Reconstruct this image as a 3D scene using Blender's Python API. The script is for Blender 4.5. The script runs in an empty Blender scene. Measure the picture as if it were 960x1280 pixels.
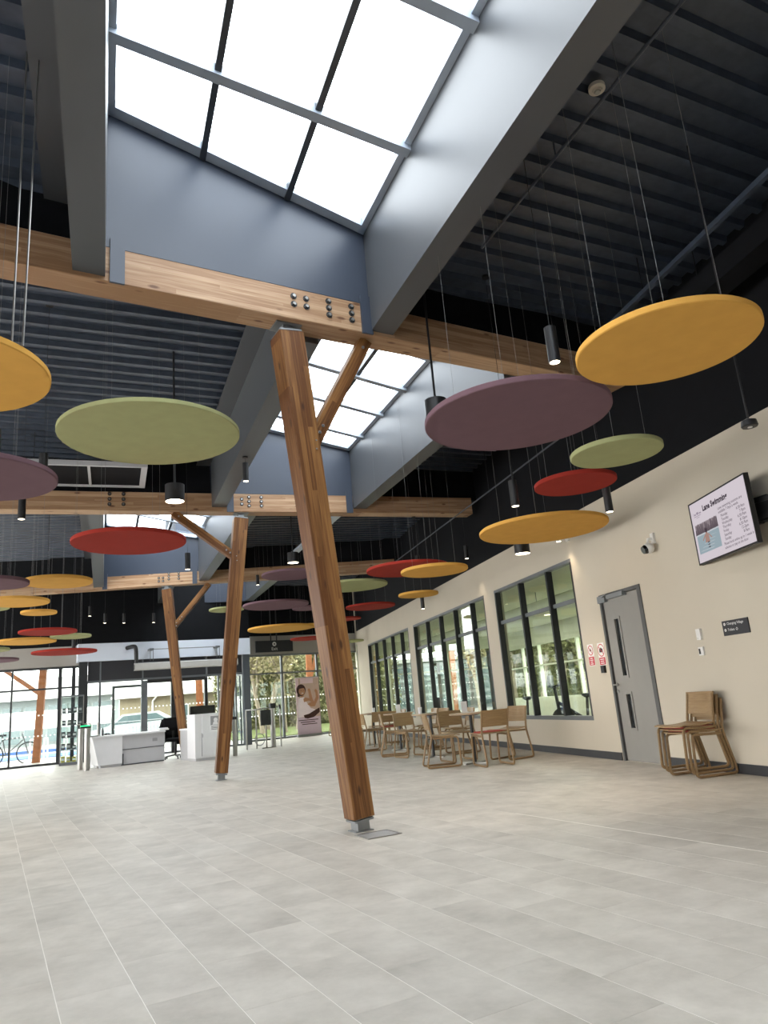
import bpy, bmesh, math, random
from mathutils import Vector, Matrix
random.seed(7)
SC = bpy.context.scene
COL = SC.collection
PI = math.pi

# ------------------------------------------------------------------ camera, sky, exposure
def make_camera():
    pitch, roll, yaw, h = 0.252544, -0.0841968, 0.256257331, 1.05
    fwd = Vector((0, math.cos(pitch), math.sin(pitch)))
    up = Vector((0, -math.sin(pitch), math.cos(pitch)))
    ri = Vector((1, 0, 0))
    c, s = math.cos(roll), math.sin(roll)
    r2, u2 = c * ri + s * up, -s * ri + c * up
    Z = Matrix(((math.cos(yaw), math.sin(yaw), 0), (-math.sin(yaw), math.cos(yaw), 0), (0, 0, 1)))
    r2, u2, f2 = Z @ r2, Z @ u2, Z @ fwd
    cam = bpy.data.cameras.new('camera')
    cam.sensor_fit = 'VERTICAL'
    cam.sensor_height = 36
    cam.lens = 902.35 * 36 / 1280
    cam.clip_end = 300
    o = bpy.data.objects.new('camera', cam)
    COL.objects.link(o)
    o.matrix_world = Matrix(((r2.x, u2.x, -f2.x, 0), (r2.y, u2.y, -f2.y, 0), (r2.z, u2.z, -f2.z, h), (0, 0, 0, 1)))
    SC.camera = o
make_camera()
world = bpy.data.worlds.new('overcast_sky')
SC.world = world
world.use_nodes = True
bg = world.node_tree.nodes['Background']
bg.inputs['Color'].default_value = (1.0, 0.99, 0.965, 1)
bg.inputs['Strength'].default_value = 7.0
SC.view_settings.view_transform = 'Standard'
SC.view_settings.look = 'None'
SC.view_settings.gamma = 1
SC.view_settings.use_curve_mapping = False
SC.view_settings.exposure = 0.35
try:
    SC.cycles.use_denoising = True
    SC.cycles.denoiser = 'OPENIMAGEDENOISE'
    SC.cycles.max_bounces = 10
    SC.cycles.diffuse_bounces = 5
    SC.cycles.transparent_max_bounces = 24
    SC.cycles.sample_clamp_indirect = 6
    SC.cycles.caustics_reflective = False
    SC.cycles.caustics_refractive = False
except Exception:
    pass

# ------------------------------------------------------------------ materials
MATS = {}
def _nt(name):
    m = bpy.data.materials.new(name)
    m.use_nodes = True
    nt = m.node_tree
    b = nt.nodes['Principled BSDF']
    return m, nt, b
def paint(name, col, rough=0.5, spec=0.4, metal=0.0, noise=0.04, scale=6.0, bump=0.0, bscale=200.0, emit=None):
    """Plain coat with a slight unevenness of tone."""
    if name in MATS:
        return MATS[name]
    m, nt, b = _nt(name)
    b.inputs['Roughness'].default_value = rough
    b.inputs['Metallic'].default_value = metal
    b.inputs['Specular IOR Level'].default_value = spec
    tc = nt.nodes.new('ShaderNodeTexCoord')
    n = nt.nodes.new('ShaderNodeTexNoise')
    n.inputs['Scale'].default_value = scale
    n.inputs['Detail'].default_value = 3
    nt.links.new(tc.outputs['Object'], n.inputs['Vector'])
    r = nt.nodes.new('ShaderNodeValToRGB')
    r.color_ramp.elements[0].position = 0.3
    r.color_ramp.elements[1].position = 0.7
    r.color_ramp.elements[0].color = tuple(max(0, c * (1 - noise)) for c in col) + (1,)
    r.color_ramp.elements[1].color = tuple(min(1, c * (1 + noise)) for c in col) + (1,)
    nt.links.new(n.outputs['Fac'], r.inputs['Fac'])
    nt.links.new(r.outputs['Color'], b.inputs['Base Color'])
    if bump:
        n2 = nt.nodes.new('ShaderNodeTexNoise')
        n2.inputs['Scale'].default_value = bscale
        nt.links.new(tc.outputs['Object'], n2.inputs['Vector'])
        bp = nt.nodes.new('ShaderNodeBump')
        bp.inputs['Strength'].default_value = bump
        bp.inputs['Distance'].default_value = 0.003
        nt.links.new(n2.outputs['Fac'], bp.inputs['Height'])
        nt.links.new(bp.outputs['Normal'], b.inputs['Normal'])
    if emit:
        b.inputs['Emission Color'].default_value = tuple(col) + (1,)
        b.inputs['Emission Strength'].default_value = emit
    MATS[name] = m
    return m
def wood(name, light, dark, knot, lam=0.042, lam_axis=1, rough=0.5, knots=True, grain=1.0):
    """Laminated timber, the grain along the object's own X."""
    if name in MATS:
        return MATS[name]
    m, nt, b = _nt(name)
    L = nt.links.new
    b.inputs['Roughness'].default_value = rough
    b.inputs['Specular IOR Level'].default_value = 0.3
    tc = nt.nodes.new('ShaderNodeTexCoord')
    mp = nt.nodes.new('ShaderNodeMapping')
    mp.inputs['Scale'].default_value = (1.1, 26 * grain, 26 * grain)
    L(tc.outputs['Object'], mp.inputs['Vector'])
    n = nt.nodes.new('ShaderNodeTexNoise')
    n.inputs['Scale'].default_value = 1.6
    n.inputs['Detail'].default_value = 5
    n.inputs['Distortion'].default_value = 0.6
    sx = nt.nodes.new('ShaderNodeSeparateXYZ')
    L(tc.outputs['Object'], sx.inputs[0])
    oi = nt.nodes.new('ShaderNodeObjectInfo')
    fl = nt.nodes.new('ShaderNodeMath'); fl.operation = 'MULTIPLY_ADD'
    L(sx.outputs[lam_axis], fl.inputs[0]); fl.inputs[1].default_value = 1 / lam; fl.inputs[2].default_value = 50.37
    fo = nt.nodes.new('ShaderNodeMath'); fo.operation = 'FLOOR'
    L(fl.outputs[0], fo.inputs[0])
    # boards are finger jointed every couple of metres
    jx = nt.nodes.new('ShaderNodeMath'); jx.operation = 'MULTIPLY_ADD'
    L(fo.outputs[0], jx.inputs[0]); jx.inputs[1].default_value = 0.61
    L(sx.outputs[0], jx.inputs[2])
    jm = nt.nodes.new('ShaderNodeMath'); jm.operation = 'MULTIPLY'; L(jx.outputs[0], jm.inputs[0]); jm.inputs[1].default_value = 0.45
    jf = nt.nodes.new('ShaderNodeMath'); jf.operation = 'FLOOR'; L(jm.outputs[0], jf.inputs[0])
    cv = nt.nodes.new('ShaderNodeCombineXYZ'); L(fo.outputs[0], cv.inputs[0]); L(jf.outputs[0], cv.inputs[1]); L(oi.outputs['Random'], cv.inputs[2])
    wn = nt.nodes.new('ShaderNodeTexWhiteNoise'); wn.noise_dimensions = '3D'; L(cv.outputs[0], wn.inputs['Vector'])
    va = nt.nodes.new('ShaderNodeVectorMath'); va.operation = 'MULTIPLY_ADD'
    L(wn.outputs['Color'], va.inputs[0]); va.inputs[1].default_value = (9, 9, 9); L(mp.outputs[0], va.inputs[2])
    L(va.outputs[0], n.inputs['Vector'])
    mx = nt.nodes.new('ShaderNodeMath'); mx.operation = 'MULTIPLY_ADD'
    L(wn.outputs['Value'], mx.inputs[0]); mx.inputs[1].default_value = 0.42
    L(n.outputs['Fac'], mx.inputs[2])
    r = nt.nodes.new('ShaderNodeValToRGB')
    r.color_ramp.elements[0].position = 0.42
    r.color_ramp.elements[1].position = 0.86
    r.color_ramp.elements[0].color = tuple(light) + (1,)
    r.color_ramp.elements[1].color = tuple(dark) + (1,)
    L(mx.outputs[0], r.inputs['Fac'])
    out = r.outputs['Color']
    if knots:
        mk = nt.nodes.new('ShaderNodeMapping')
        mk.inputs['Scale'].default_value = (2.8, 8.0, 8.0)
        L(tc.outputs['Object'], mk.inputs['Vector'])
        v = nt.nodes.new('ShaderNodeTexVoronoi')
        v.inputs['Scale'].default_value = 1.0
        L(mk.outputs[0], v.inputs['Vector'])
        rk = nt.nodes.new('ShaderNodeValToRGB')
        rk.color_ramp.elements[0].position = 0.08
        rk.color_ramp.elements[0].color = (1, 1, 1, 1)
        rk.color_ramp.elements[1].position = 0.17
        rk.color_ramp.elements[1].color = (0, 0, 0, 1)
        L(v.outputs['Distance'], rk.inputs['Fac'])
        mxc = nt.nodes.new('ShaderNodeMix'); mxc.data_type = 'RGBA'
        L(rk.outputs['Color'], mxc.inputs[0]); L(out, mxc.inputs[6]); mxc.inputs[7].default_value = tuple(knot) + (1,)
        out = mxc.outputs[2]
    L(out, b.inputs['Base Color'])
    bp = nt.nodes.new('ShaderNodeBump'); bp.inputs['Strength'].default_value = 0.15; bp.inputs['Distance'].default_value = 0.002
    L(n.outputs['Fac'], bp.inputs['Height']); L(bp.outputs[0], b.inputs['Normal'])
    MATS[name] = m
    return m
def tile_mat(name, island):
    m, nt, b = _nt(name)
    L = nt.links.new
    g = nt.nodes.new('ShaderNodeNewGeometry')
    if island:
        rnd = g.outputs['Random Per Island']
    else:
        rnd = nt.nodes.new('ShaderNodeObjectInfo').outputs['Random']
    n = nt.nodes.new('ShaderNodeTexNoise'); n.inputs['Scale'].default_value = 2.6; n.inputs['Detail'].default_value = 9; n.inputs['Roughness'].default_value = 0.66
    va = nt.nodes.new('ShaderNodeVectorMath'); va.operation = 'ADD'
    sc = nt.nodes.new('ShaderNodeVectorMath'); sc.operation = 'SCALE'; sc.inputs[0].default_value = (3.1, 7.3, 5.7)
    ms = nt.nodes.new('ShaderNodeMath'); ms.operation = 'MULTIPLY'; ms.inputs[1].default_value = 20; L(rnd, ms.inputs[0]); L(ms.outputs[0], sc.inputs['Scale'])
    L(g.outputs['Position'], va.inputs[0]); L(sc.outputs[0], va.inputs[1]); L(va.outputs[0], n.inputs['Vector'])
    r = nt.nodes.new('ShaderNodeValToRGB')
    e = r.color_ramp.elements
    e[0].position = 0.28; e[0].color = (0.355, 0.325, 0.280, 1)
    e[1].position = 0.75; e[1].color = (0.595, 0.557, 0.495, 1)
    L(n.outputs['Fac'], r.inputs['Fac'])
    hs = nt.nodes.new('ShaderNodeHueSaturation')
    mr = nt.nodes.new('ShaderNodeMapRange'); mr.inputs['To Min'].default_value = 0.965; mr.inputs['To Max'].default_value = 1.035
    L(rnd, mr.inputs['Value']); L(mr.outputs[0], hs.inputs['Value']); L(r.outputs['Color'], hs.inputs['Color'])
    L(hs.outputs[0], b.inputs['Base Color'])
    b.inputs['Roughness'].default_value = 0.46
    b.inputs['Specular IOR Level'].default_value = 0.4
    MATS[name] = m
    return m
def glass_mat(name, tint=(0.93, 0.97, 0.95), refl=1.0):
    m = bpy.data.materials.new(name); m.use_nodes = True
    nt = m.node_tree; nt.nodes.clear(); L = nt.links.new
    o = nt.nodes.new('ShaderNodeOutputMaterial'); t = nt.nodes.new('ShaderNodeBsdfTransparent'); gl = nt.nodes.new('ShaderNodeBsdfGlossy')
    t.inputs['Color'].default_value = tuple(tint) + (1,); gl.inputs['Roughness'].default_value = 0.02; gl.inputs['Color'].default_value = (0.9, 0.95, 0.95, 1)
    f = nt.nodes.new('ShaderNodeFresnel'); f.inputs['IOR'].default_value = 1.5
    ma = nt.nodes.new('ShaderNodeMath'); ma.operation = 'MULTIPLY'; ma.inputs[1].default_value = refl
    L(f.outputs[0], ma.inputs[0])
    # only the face a ray enters by reflects; the far face of the thin sheet lets it straight out
    gm = nt.nodes.new('ShaderNodeNewGeometry'); fr = nt.nodes.new('ShaderNodeMath'); fr.operation = 'SUBTRACT'; fr.inputs[0].default_value = 1.0; L(gm.outputs['Backfacing'], fr.inputs[1])
    m2 = nt.nodes.new('ShaderNodeMath'); m2.operation = 'MULTIPLY'; L(ma.outputs[0], m2.inputs[0]); L(fr.outputs[0], m2.inputs[1]); ma = m2
    mx = nt.nodes.new('ShaderNodeMixShader'); L(ma.outputs[0], mx.inputs[0]); L(t.outputs[0], mx.inputs[1]); L(gl.outputs[0], mx.inputs[2]); L(mx.outputs[0], o.inputs[0])
    MATS[name] = m
    return m
def lamp_mat(name, col, s):
    m = bpy.data.materials.new(name); m.use_nodes = True
    nt = m.node_tree; nt.nodes.clear()
    o = nt.nodes.new('ShaderNodeOutputMaterial'); e = nt.nodes.new('ShaderNodeEmission')
    e.inputs[0].default_value = tuple(col) + (1,); e.inputs[1].default_value = s
    nt.links.new(e.outputs[0], o.inputs[0]); MATS[name] = m
    return m

def frost_mat(name):
    m = bpy.data.materials.new(name); m.use_nodes = True
    nt = m.node_tree; nt.nodes.clear()
    o = nt.nodes.new('ShaderNodeOutputMaterial'); a = nt.nodes.new('ShaderNodeBsdfTranslucent'); b = nt.nodes.new('ShaderNodeBsdfDiffuse'); x = nt.nodes.new('ShaderNodeMixShader')
    a.inputs[0].default_value = b.inputs[0].default_value = (0.9, 0.9, 0.9, 1); x.inputs[0].default_value = 0.35
    nt.links.new(a.outputs[0], x.inputs[1]); nt.links.new(b.outputs[0], x.inputs[2]); nt.links.new(x.outputs[0], o.inputs[0])
    return m
M = dict(
    wall=paint('warm_white_wall', (0.555, 0.50, 0.405), 0.75, 0.2, noise=0.02, scale=1.5),
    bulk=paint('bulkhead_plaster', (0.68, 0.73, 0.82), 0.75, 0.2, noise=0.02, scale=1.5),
    bulkdim=paint('bulkhead_shaded', (0.34, 0.32, 0.29), 0.75, 0.2, noise=0.02, scale=1.5),  # bulkhead plaster with its dimmer light put into the colour
    black=paint('black_ceiling_paint', (0.0045, 0.005, 0.0065), 0.7, 0.15, noise=0.15),
    deck=paint('deck_black', (0.044, 0.056, 0.078), 0.31, 0.5, noise=0.2, scale=9),
    slate=paint('slate_blue_casing', (0.040, 0.050, 0.072), 0.4, 0.4, noise=0.03, scale=1.2),
    girder=paint('grey_girder_casing', (0.058, 0.062, 0.068), 0.40, 0.55, noise=0.03, scale=1.2),
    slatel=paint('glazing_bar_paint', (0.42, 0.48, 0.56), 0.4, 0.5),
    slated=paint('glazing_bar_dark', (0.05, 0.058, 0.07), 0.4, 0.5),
    frame=paint('anthracite_frame', (0.022, 0.024, 0.026), 0.42, 0.4),
    framel=paint('grey_frame', (0.13, 0.14, 0.15), 0.42, 0.4),
    column=paint('steel_column_grey', (0.075, 0.085, 0.10), 0.45, 0.4),
    skirting=paint('dark_skirting', (0.035, 0.036, 0.04), 0.5, 0.4),
    grout=paint('pale_grout', (0.78, 0.75, 0.70), 0.85, 0.1),
    steel=paint('brushed_steel', (0.34, 0.33, 0.31), 0.38, 0.5, metal=1.0),
    galv=paint('galvanised_plate', (0.27, 0.28, 0.285), 0.45, 0.5, metal=0.8),
    blackmetal=paint('black_metal', (0.012, 0.012, 0.013), 0.4, 0.5),
    blackplastic=paint('black_plastic', (0.014, 0.014, 0.015), 0.45, 0.4),
    white=paint('white_laminate', (0.70, 0.70, 0.71), 0.4, 0.4, noise=0.02),
    whitepl=paint('white_plastic', (0.72, 0.71, 0.68), 0.4, 0.4, noise=0.02),
    greylam=paint('grey_laminate', (0.46, 0.46, 0.47), 0.45, 0.3, noise=0.02),
    doorgrey=paint('grey_door_laminate', (0.275, 0.265, 0.245), 0.5, 0.3, noise=0.02),
    doorframe=paint('door_frame_grey', (0.085, 0.085, 0.085), 0.45, 0.4),
    ply=wood('plywood_oak', (0.36, 0.245, 0.125), (0.27, 0.17, 0.08), (0.2, 0.1, 0.05), lam=0.5, knots=False, rough=0.35, grain=1.5),
    plydark=wood('bent_beech', (0.30, 0.20, 0.105), (0.24, 0.15, 0.07), (0.2, 0.1, 0.05), lam=0.5, knots=False, rough=0.35, grain=1.5),
    post=wood('larch_post', (0.275, 0.133, 0.043), (0.112, 0.042, 0.0115), (0.06, 0.024, 0.010), lam=0.048, lam_axis=1),
    beam=wood('larch_beam', (0.46, 0.31, 0.19), (0.28, 0.16, 0.085), (0.13, 0.06, 0.03), lam=0.045, lam_axis=2),
    tabletop=wood('table_top_oak', (0.45, 0.34, 0.22), (0.34, 0.24, 0.15), (0.2, 0.1, 0.05), lam=0.09, knots=False, rough=0.3),
    red=paint('felt_red', (0.28, 0.030, 0.021), 0.9, 0.1, bump=0.3),
    yellow=paint('felt_yellow', (0.62, 0.335, 0.075), 0.9, 0.1, bump=0.3),
    green=paint('felt_green', (0.325, 0.335, 0.165), 0.9, 0.1, bump=0.3),
    purple=paint('felt_purple', (0.150, 0.088, 0.105), 0.9, 0.1, bump=0.3),
    seatred=paint('seat_pad_red', (0.36, 0.075, 0.06), 0.85, 0.1),
    wire=paint('steel_wire', (0.22, 0.22, 0.22), 0.5, 0.4, metal=0.3),
    frost=frost_mat('frosted_vinyl'),
    ground=paint('pale_paving', (0.24, 0.235, 0.225), 0.85, 0.1, noise=0.08),
    bluecourt=paint('blue_ground_paint', (0.07, 0.13, 0.30), 0.8, 0.1),
    lawn=paint('lawn_green', (0.10, 0.12, 0.045), 0.9, 0.1, noise=0.3, scale=3),
    cream=paint('cream_render', (0.26, 0.22, 0.15), 0.85, 0.1, noise=0.04),
    paleblock=paint('pale_cladding', (0.26, 0.29, 0.29), 0.7, 0.2, noise=0.04),
    roofgrey=paint('pale_roof', (0.33, 0.33, 0.32), 0.7, 0.2),
    farglass=paint('dark_glazing', (0.10, 0.14, 0.145), 0.15, 0.6),
    orange=paint('orange_stained_timber', (0.30, 0.11, 0.045), 0.6, 0.2, noise=0.15, scale=8),
    bark=paint('pale_bark', (0.24, 0.20, 0.15), 0.9, 0.1, noise=0.2, scale=12),
    leaf=paint('olive_leaf', (0.125, 0.122, 0.052), 0.7, 0.2, noise=0.4, scale=2),
    leafdry=paint('pale_leaf', (0.22, 0.19, 0.10), 0.7, 0.2, noise=0.3, scale=2),
    gymwall=paint('gym_wall', (0.60, 0.61, 0.50), 0.8, 0.2),
    gymceil=paint('gym_ceiling', (0.60, 0.60, 0.48), 0.85, 0.1),
    gymfloor=paint('gym_floor', (0.30, 0.30, 0.28), 0.5, 0.3),
    signred=paint('sign_red', (0.50, 0.03, 0.05), 0.5, 0.3),
    signwhite=paint('sign_white', (0.78, 0.77, 0.74), 0.5, 0.3, noise=0.01),
    signdark=paint('sign_charcoal', (0.030, 0.030, 0.034), 0.5, 0.3),
    paperw=paint('paper_white', (0.75, 0.75, 0.76), 0.7, 0.2, noise=0.01),
    brownskin=paint('print_skin', (0.47, 0.24, 0.14), 0.6, 0.2),
    printpink=paint('print_pink', (0.78, 0.60, 0.64), 0.6, 0.2, noise=0.03),
    printshirt=paint('print_shirt', (0.86, 0.74, 0.78), 0.6, 0.2),
    printmauve=paint('print_mauve', (0.66, 0.52, 0.62), 0.6, 0.2, noise=0.03),
    printhair=paint('print_hair', (0.06, 0.025, 0.02), 0.6, 0.2),
    printtan=paint('print_tan', (0.58, 0.42, 0.35), 0.6, 0.2, noise=0.06),
    bluebike=paint('bike_grey', (0.10, 0.11, 0.12), 0.4, 0.5),
    rubber=paint('tyre_rubber', (0.015, 0.015, 0.015), 0.7, 0.2),
    jacket=paint('black_jacket_cloth', (0.010, 0.010, 0.011), 0.9, 0.1),
    curtain=paint('air_curtain_grey', (0.50, 0.49, 0.47), 0.45, 0.4),
    goods=paint('goods_dark', (0.05, 0.055, 0.06), 0.4, 0.4),
    goodsy=paint('goods_yellow', (0.42, 0.36, 0.05), 0.5, 0.3),
    beige=paint('detector_beige', (0.62, 0.56, 0.46), 0.5, 0.3),
    glass=glass_mat('clear_glass'),
    glassgym=glass_mat('screen_glass', (0.93, 0.965, 0.93), 0.9),
    skyglass=glass_mat('rooflight_glass', (0.92, 0.96, 1.0), 0.6),
    lamp=lamp_mat('lamp_warm', (1.0, 0.86, 0.66), 9.0),
    led=lamp_mat('led_green', (0.03, 1.0, 0.25), 2.2),
    tile=tile_mat('stone_tile', False), tilefar=tile_mat('stone_tile_far', True),
)
SCR = dict(bg=lamp_mat('screen_white', (0.80, 0.72, 0.78), 0.62), ink=lamp_mat('screen_ink', (0.03, 0.02, 0.03), 1.0), grey=lamp_mat('screen_grey', (0.35, 0.29, 0.36), 0.7),
           water=lamp_mat('screen_water', (0.40, 0.50, 0.55), 0.6), tree=lamp_mat('screen_trees', (0.11, 0.085, 0.10), 0.8), treel=lamp_mat('screen_trees_light', (0.28, 0.23, 0.25), 0.7),
           skin=lamp_mat('screen_skin', (0.42, 0.26, 0.22), 0.7), dark=lamp_mat('screen_dark', (0.05, 0.035, 0.045), 1.0), foam=lamp_mat('screen_foam', (0.62, 0.66, 0.70), 0.65))

# ------------------------------------------------------------------ mesh helpers
class MB:
    def __init__(s):
        s.v = []; s.f = []
    def add(s, vs, fs):
        k = len(s.v); s.v += [tuple(v) for v in vs]; s.f += [tuple(i + k for i in f) for f in fs]
        return s
    def box(s, a, b):
        (x0, y0, z0), (x1, y1, z1) = a, b
        return s.add([(x0, y0, z0), (x1, y0, z0), (x1, y1, z0), (x0, y1, z0), (x0, y0, z1), (x1, y0, z1), (x1, y1, z1), (x0, y1, z1)],
                     [(0, 3, 2, 1), (4, 5, 6, 7), (0, 1, 5, 4), (1, 2, 6, 5), (2, 3, 7, 6), (3, 0, 4, 7)])
    def cbox(s, c, d, rz=0.0):
        hx, hy, hz = d[0] / 2, d[1] / 2, d[2] / 2
        cs, sn = math.cos(rz), math.sin(rz)
        P = []
        for z in (-hz, hz):
            for x, y in ((-hx, -hy), (hx, -hy), (hx, hy), (-hx, hy)):
                P.append((c[0] + x * cs - y * sn, c[1] + x * sn + y * cs, c[2] + z))
        return s.add(P, [(0, 3, 2, 1), (4, 5, 6, 7), (0, 1, 5, 4), (1, 2, 6, 5), (2, 3, 7, 6), (3, 0, 4, 7)])
    def prism(s, poly, zb, zt):
        """plan polygon (counter-clockwise) between heights; zb, zt numbers or functions of (x, y)"""
        n = len(poly)
        fb = zb if callable(zb) else (lambda x, y: zb)
        ft = zt if callable(zt) else (lambda x, y: zt)
        vs = [(x, y, fb(x, y)) for x, y in poly] + [(x, y, ft(x, y)) for x, y in poly]
        return s.add(vs, [tuple(reversed(range(n))), tuple(range(n, 2 * n))] + [(i, (i + 1) % n, n + (i + 1) % n, n + i) for i in range(n)])
    def bar(s, p0, p1, w, h, up=(0, 0, 1)):
        """rectangular bar between two points, h along 'up', w across"""
        p0, p1 = Vector(p0), Vector(p1); d = (p1 - p0).normalized(); u = Vector(up); sd = d.cross(u)
        if sd.length < 1e-6: sd = Vector((1, 0, 0))
        sd.normalize(); u = sd.cross(d)
        P = []
        for p in (p0, p1):
            for a, b in ((-1, -1), (1, -1), (1, 1), (-1, 1)):
                P.append(p + sd * a * w / 2 + u * b * h / 2)
        return s.add(P, [(3, 2, 1, 0), (4, 5, 6, 7), (0, 1, 5, 4), (1, 2, 6, 5), (2, 3, 7, 6), (3, 0, 4, 7)])
    def tube(s, pts, r, n=6, closed=False, cap=True, sx=1.0):
        pts = [Vector(p) for p in pts]; k = len(pts); rings = []; prev = None
        for i, p in enumerate(pts):
            a = pts[(i - 1) % k] if (closed or i > 0) else p
            b = pts[(i + 1) % k] if (closed or i < k - 1) else p
            d = (b - a).normalized()
            if prev is None:
                t = Vector((0, 0, 1)) if abs(d.z) < 0.9 else Vector((1, 0, 0))
                u = d.cross(t).normalized()
            else:
                u = prev - d * prev.dot(d)
                u = u.normalized() if u.length > 1e-6 else d.orthogonal().normalized()
            prev = u; w = d.cross(u)
            rr = r[i] if isinstance(r, (list, tuple)) else r
            rings.append([p + u * math.cos(2 * PI * j / n + PI / n) * rr * sx + w * math.sin(2 * PI * j / n + PI / n) * rr for j in range(n)])
        vs = [q for ring in rings for q in ring]; fs = []
        for i in range(k if closed else k - 1):
            a, b = i * n, ((i + 1) % k) * n
            for j in range(n):
                fs.append((a + j, a + (j + 1) % n, b + (j + 1) % n, b + j))
        if cap and not closed:
            fs.append(tuple(reversed(range(n)))); fs.append(tuple(range((k - 1) * n, k * n)))
        return s.add(vs, fs)
    def lathe(s, prof, c=(0, 0, 0), n=24):
        """profile [(r, z)] turned about the vertical through c; r = 0 ends close the shape"""
        vs = []; idx = []
        for r, z in prof:
            if r < 1e-6:
                idx.append([len(vs)]); vs.append((c[0], c[1], c[2] + z))
            else:
                idx.append(list(range(len(vs), len(vs) + n)))
                vs += [(c[0] + r * math.cos(2 * PI * j / n), c[1] + r * math.sin(2 * PI * j / n), c[2] + z) for j in range(n)]
        fs = []
        for a, b in zip(idx, idx[1:]):
            for j in range(n):
                if len(a) == 1 and len(b) == 1: continue
                if len(a) == 1: fs.append((a[0], b[(j + 1) % n], b[j]))
                elif len(b) == 1: fs.append((a[j], a[(j + 1) % n], b[0]))
                else: fs.append((a[j], a[(j + 1) % n], b[(j + 1) % n], b[j]))
        return s.add(vs, fs)
    def flat(s, pts2, o, ax, ay, t=0.0):
        """polygon drawn in a plane at origin o with axes ax, ay; t its thickness along ax x ay"""
        o, ax, ay = Vector(o), Vector(ax), Vector(ay); nn = ax.cross(ay).normalized()
        a = [o + ax * x + ay * y + nn * t for x, y in pts2]
        if not t:
            return s.add(a, [tuple(range(len(a)))])
        b = [o + ax * x + ay * y for x, y in pts2]; n = len(a)
        return s.add(b + a, [tuple(reversed(range(n))), tuple(range(n, 2 * n))] + [(i, (i + 1) % n, n + (i + 1) % n, n + i) for i in range(n)])
    def mesh(s, name):
        me = bpy.data.meshes.new(name); me.from_pydata(s.v, [], s.f)
        bm = bmesh.new(); bm.from_mesh(me); bmesh.ops.recalc_face_normals(bm, faces=bm.faces); bm.to_mesh(me); bm.free()
        me.update(); return me
    def build(s, name, mat, parent=None, smooth=False):
        me = s.mesh(name); me.materials.append(mat)
        if smooth:
            for p in me.polygons: p.use_smooth = True
            try: me.set_sharp_from_angle(angle=math.radians(40))
            except Exception: pass
        o = bpy.data.objects.new(name, me); COL.objects.link(o)
        if parent: o.parent = parent
        return o
def empty(name, loc=(0, 0, 0), rz=0.0):
    o = bpy.data.objects.new(name, None); COL.objects.link(o); o.location = loc; o.rotation_euler = (0, 0, rz); o.empty_display_size = 0.1
    return o
def tag(o, label, cat, group=None, kind='thing'):
    o['label'] = label; o['category'] = cat; o['kind'] = kind
    if group: o['group'] = group
    return o
def struct(o, label=None):
    o['kind'] = 'structure'
    if label: o['label'] = label
    return o
def circ(r, n=20, cx=0, cy=0, a0=0, a1=2 * PI, sy=1.0):
    full = abs(a1 - a0 - 2 * PI) < 1e-6
    k = n if full else n + 1
    return [(cx + r * math.cos(a0 + (a1 - a0) * i / n), cy + sy * r * math.sin(a0 + (a1 - a0) * i / n)) for i in range(k)]
def ring_flat(mb, r0, r1, o, ax, ay, t, n=24, cx=0, cy=0):
    for i in range(n):
        a, b = 2 * PI * i / n, 2 * PI * (i + 1) / n
        mb.flat([(cx + r0 * math.cos(a), cy + r0 * math.sin(a)), (cx + r1 * math.cos(a), cy + r1 * math.sin(a)), (cx + r1 * math.cos(b), cy + r1 * math.sin(b)), (cx + r0 * math.cos(b), cy + r0 * math.sin(b))], o, ax, ay, t)
def clip(poly, p, n):
    """keep the part of a plan polygon where (q - p).n <= 0"""
    out = []
    for i, a in enumerate(poly):
        b = poly[(i + 1) % len(poly)]
        da = (a[0] - p[0]) * n[0] + (a[1] - p[1]) * n[1]; db = (b[0] - p[0]) * n[0] + (b[1] - p[1]) * n[1]
        if da <= 0: out.append(a)
        if (da < 0 < db) or (db < 0 < da):
            t = da / (da - db); out.append((a[0] + (b[0] - a[0]) * t, a[1] + (b[1] - a[1]) * t))
    return out
def smooth_path(pts, r=0.05, n=4):
    """round the inner corners of a polyline"""
    pts = [Vector(p) for p in pts]; out = [pts[0]]
    for a, b, c in zip(pts, pts[1:], pts[2:]):
        d0, d1 = (a - b), (c - b); k0 = min(r, d0.length * 0.45); k1 = min(r, d1.length * 0.45)
        p0, p1 = b + d0.normalized() * k0, b + d1.normalized() * k1
        for i in range(n + 1):
            t = i / n; out.append(p0 * (1 - t) ** 2 + b * 2 * t * (1 - t) + p1 * t * t)
    out.append(pts[-1]); return out
def lettering(lines, mat, parent, o, ax, ay, name='lettering', lift=0.002, bold=0.0):
    """lines = [(text, x, y, size, align)] set flat in the plane o, ax, ay; one mesh"""
    o, ax, ay = Vector(o), Vector(ax).normalized(), Vector(ay).normalized(); nn = ax.cross(ay); mb = MB()
    for text, x, y, size, al in lines:
        cu = bpy.data.curves.new('text', 'FONT'); cu.body = text; cu.size = size; cu.align_x = al; cu.resolution_u = 2; cu.offset = bold
        ob = bpy.data.objects.new('text', cu); COL.objects.link(ob)
        bpy.context.view_layer.update()
        me = bpy.data.meshes.new_from_object(ob.evaluated_get(bpy.context.evaluated_depsgraph_get()))
        mb.add([o + ax * (x + v.co.x) + ay * (y + v.co.y) + nn * lift for v in me.vertices], [tuple(p.vertices) for p in me.polygons])
        bpy.data.objects.remove(ob); bpy.data.curves.remove(cu); bpy.data.meshes.remove(me)
    me = bpy.data.meshes.new(name); me.from_pydata(mb.v, [], mb.f); me.materials.append(mat)
    ob = bpy.data.objects.new(name, me); COL.objects.link(ob)
    if parent: ob.parent = parent
    return ob
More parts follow.
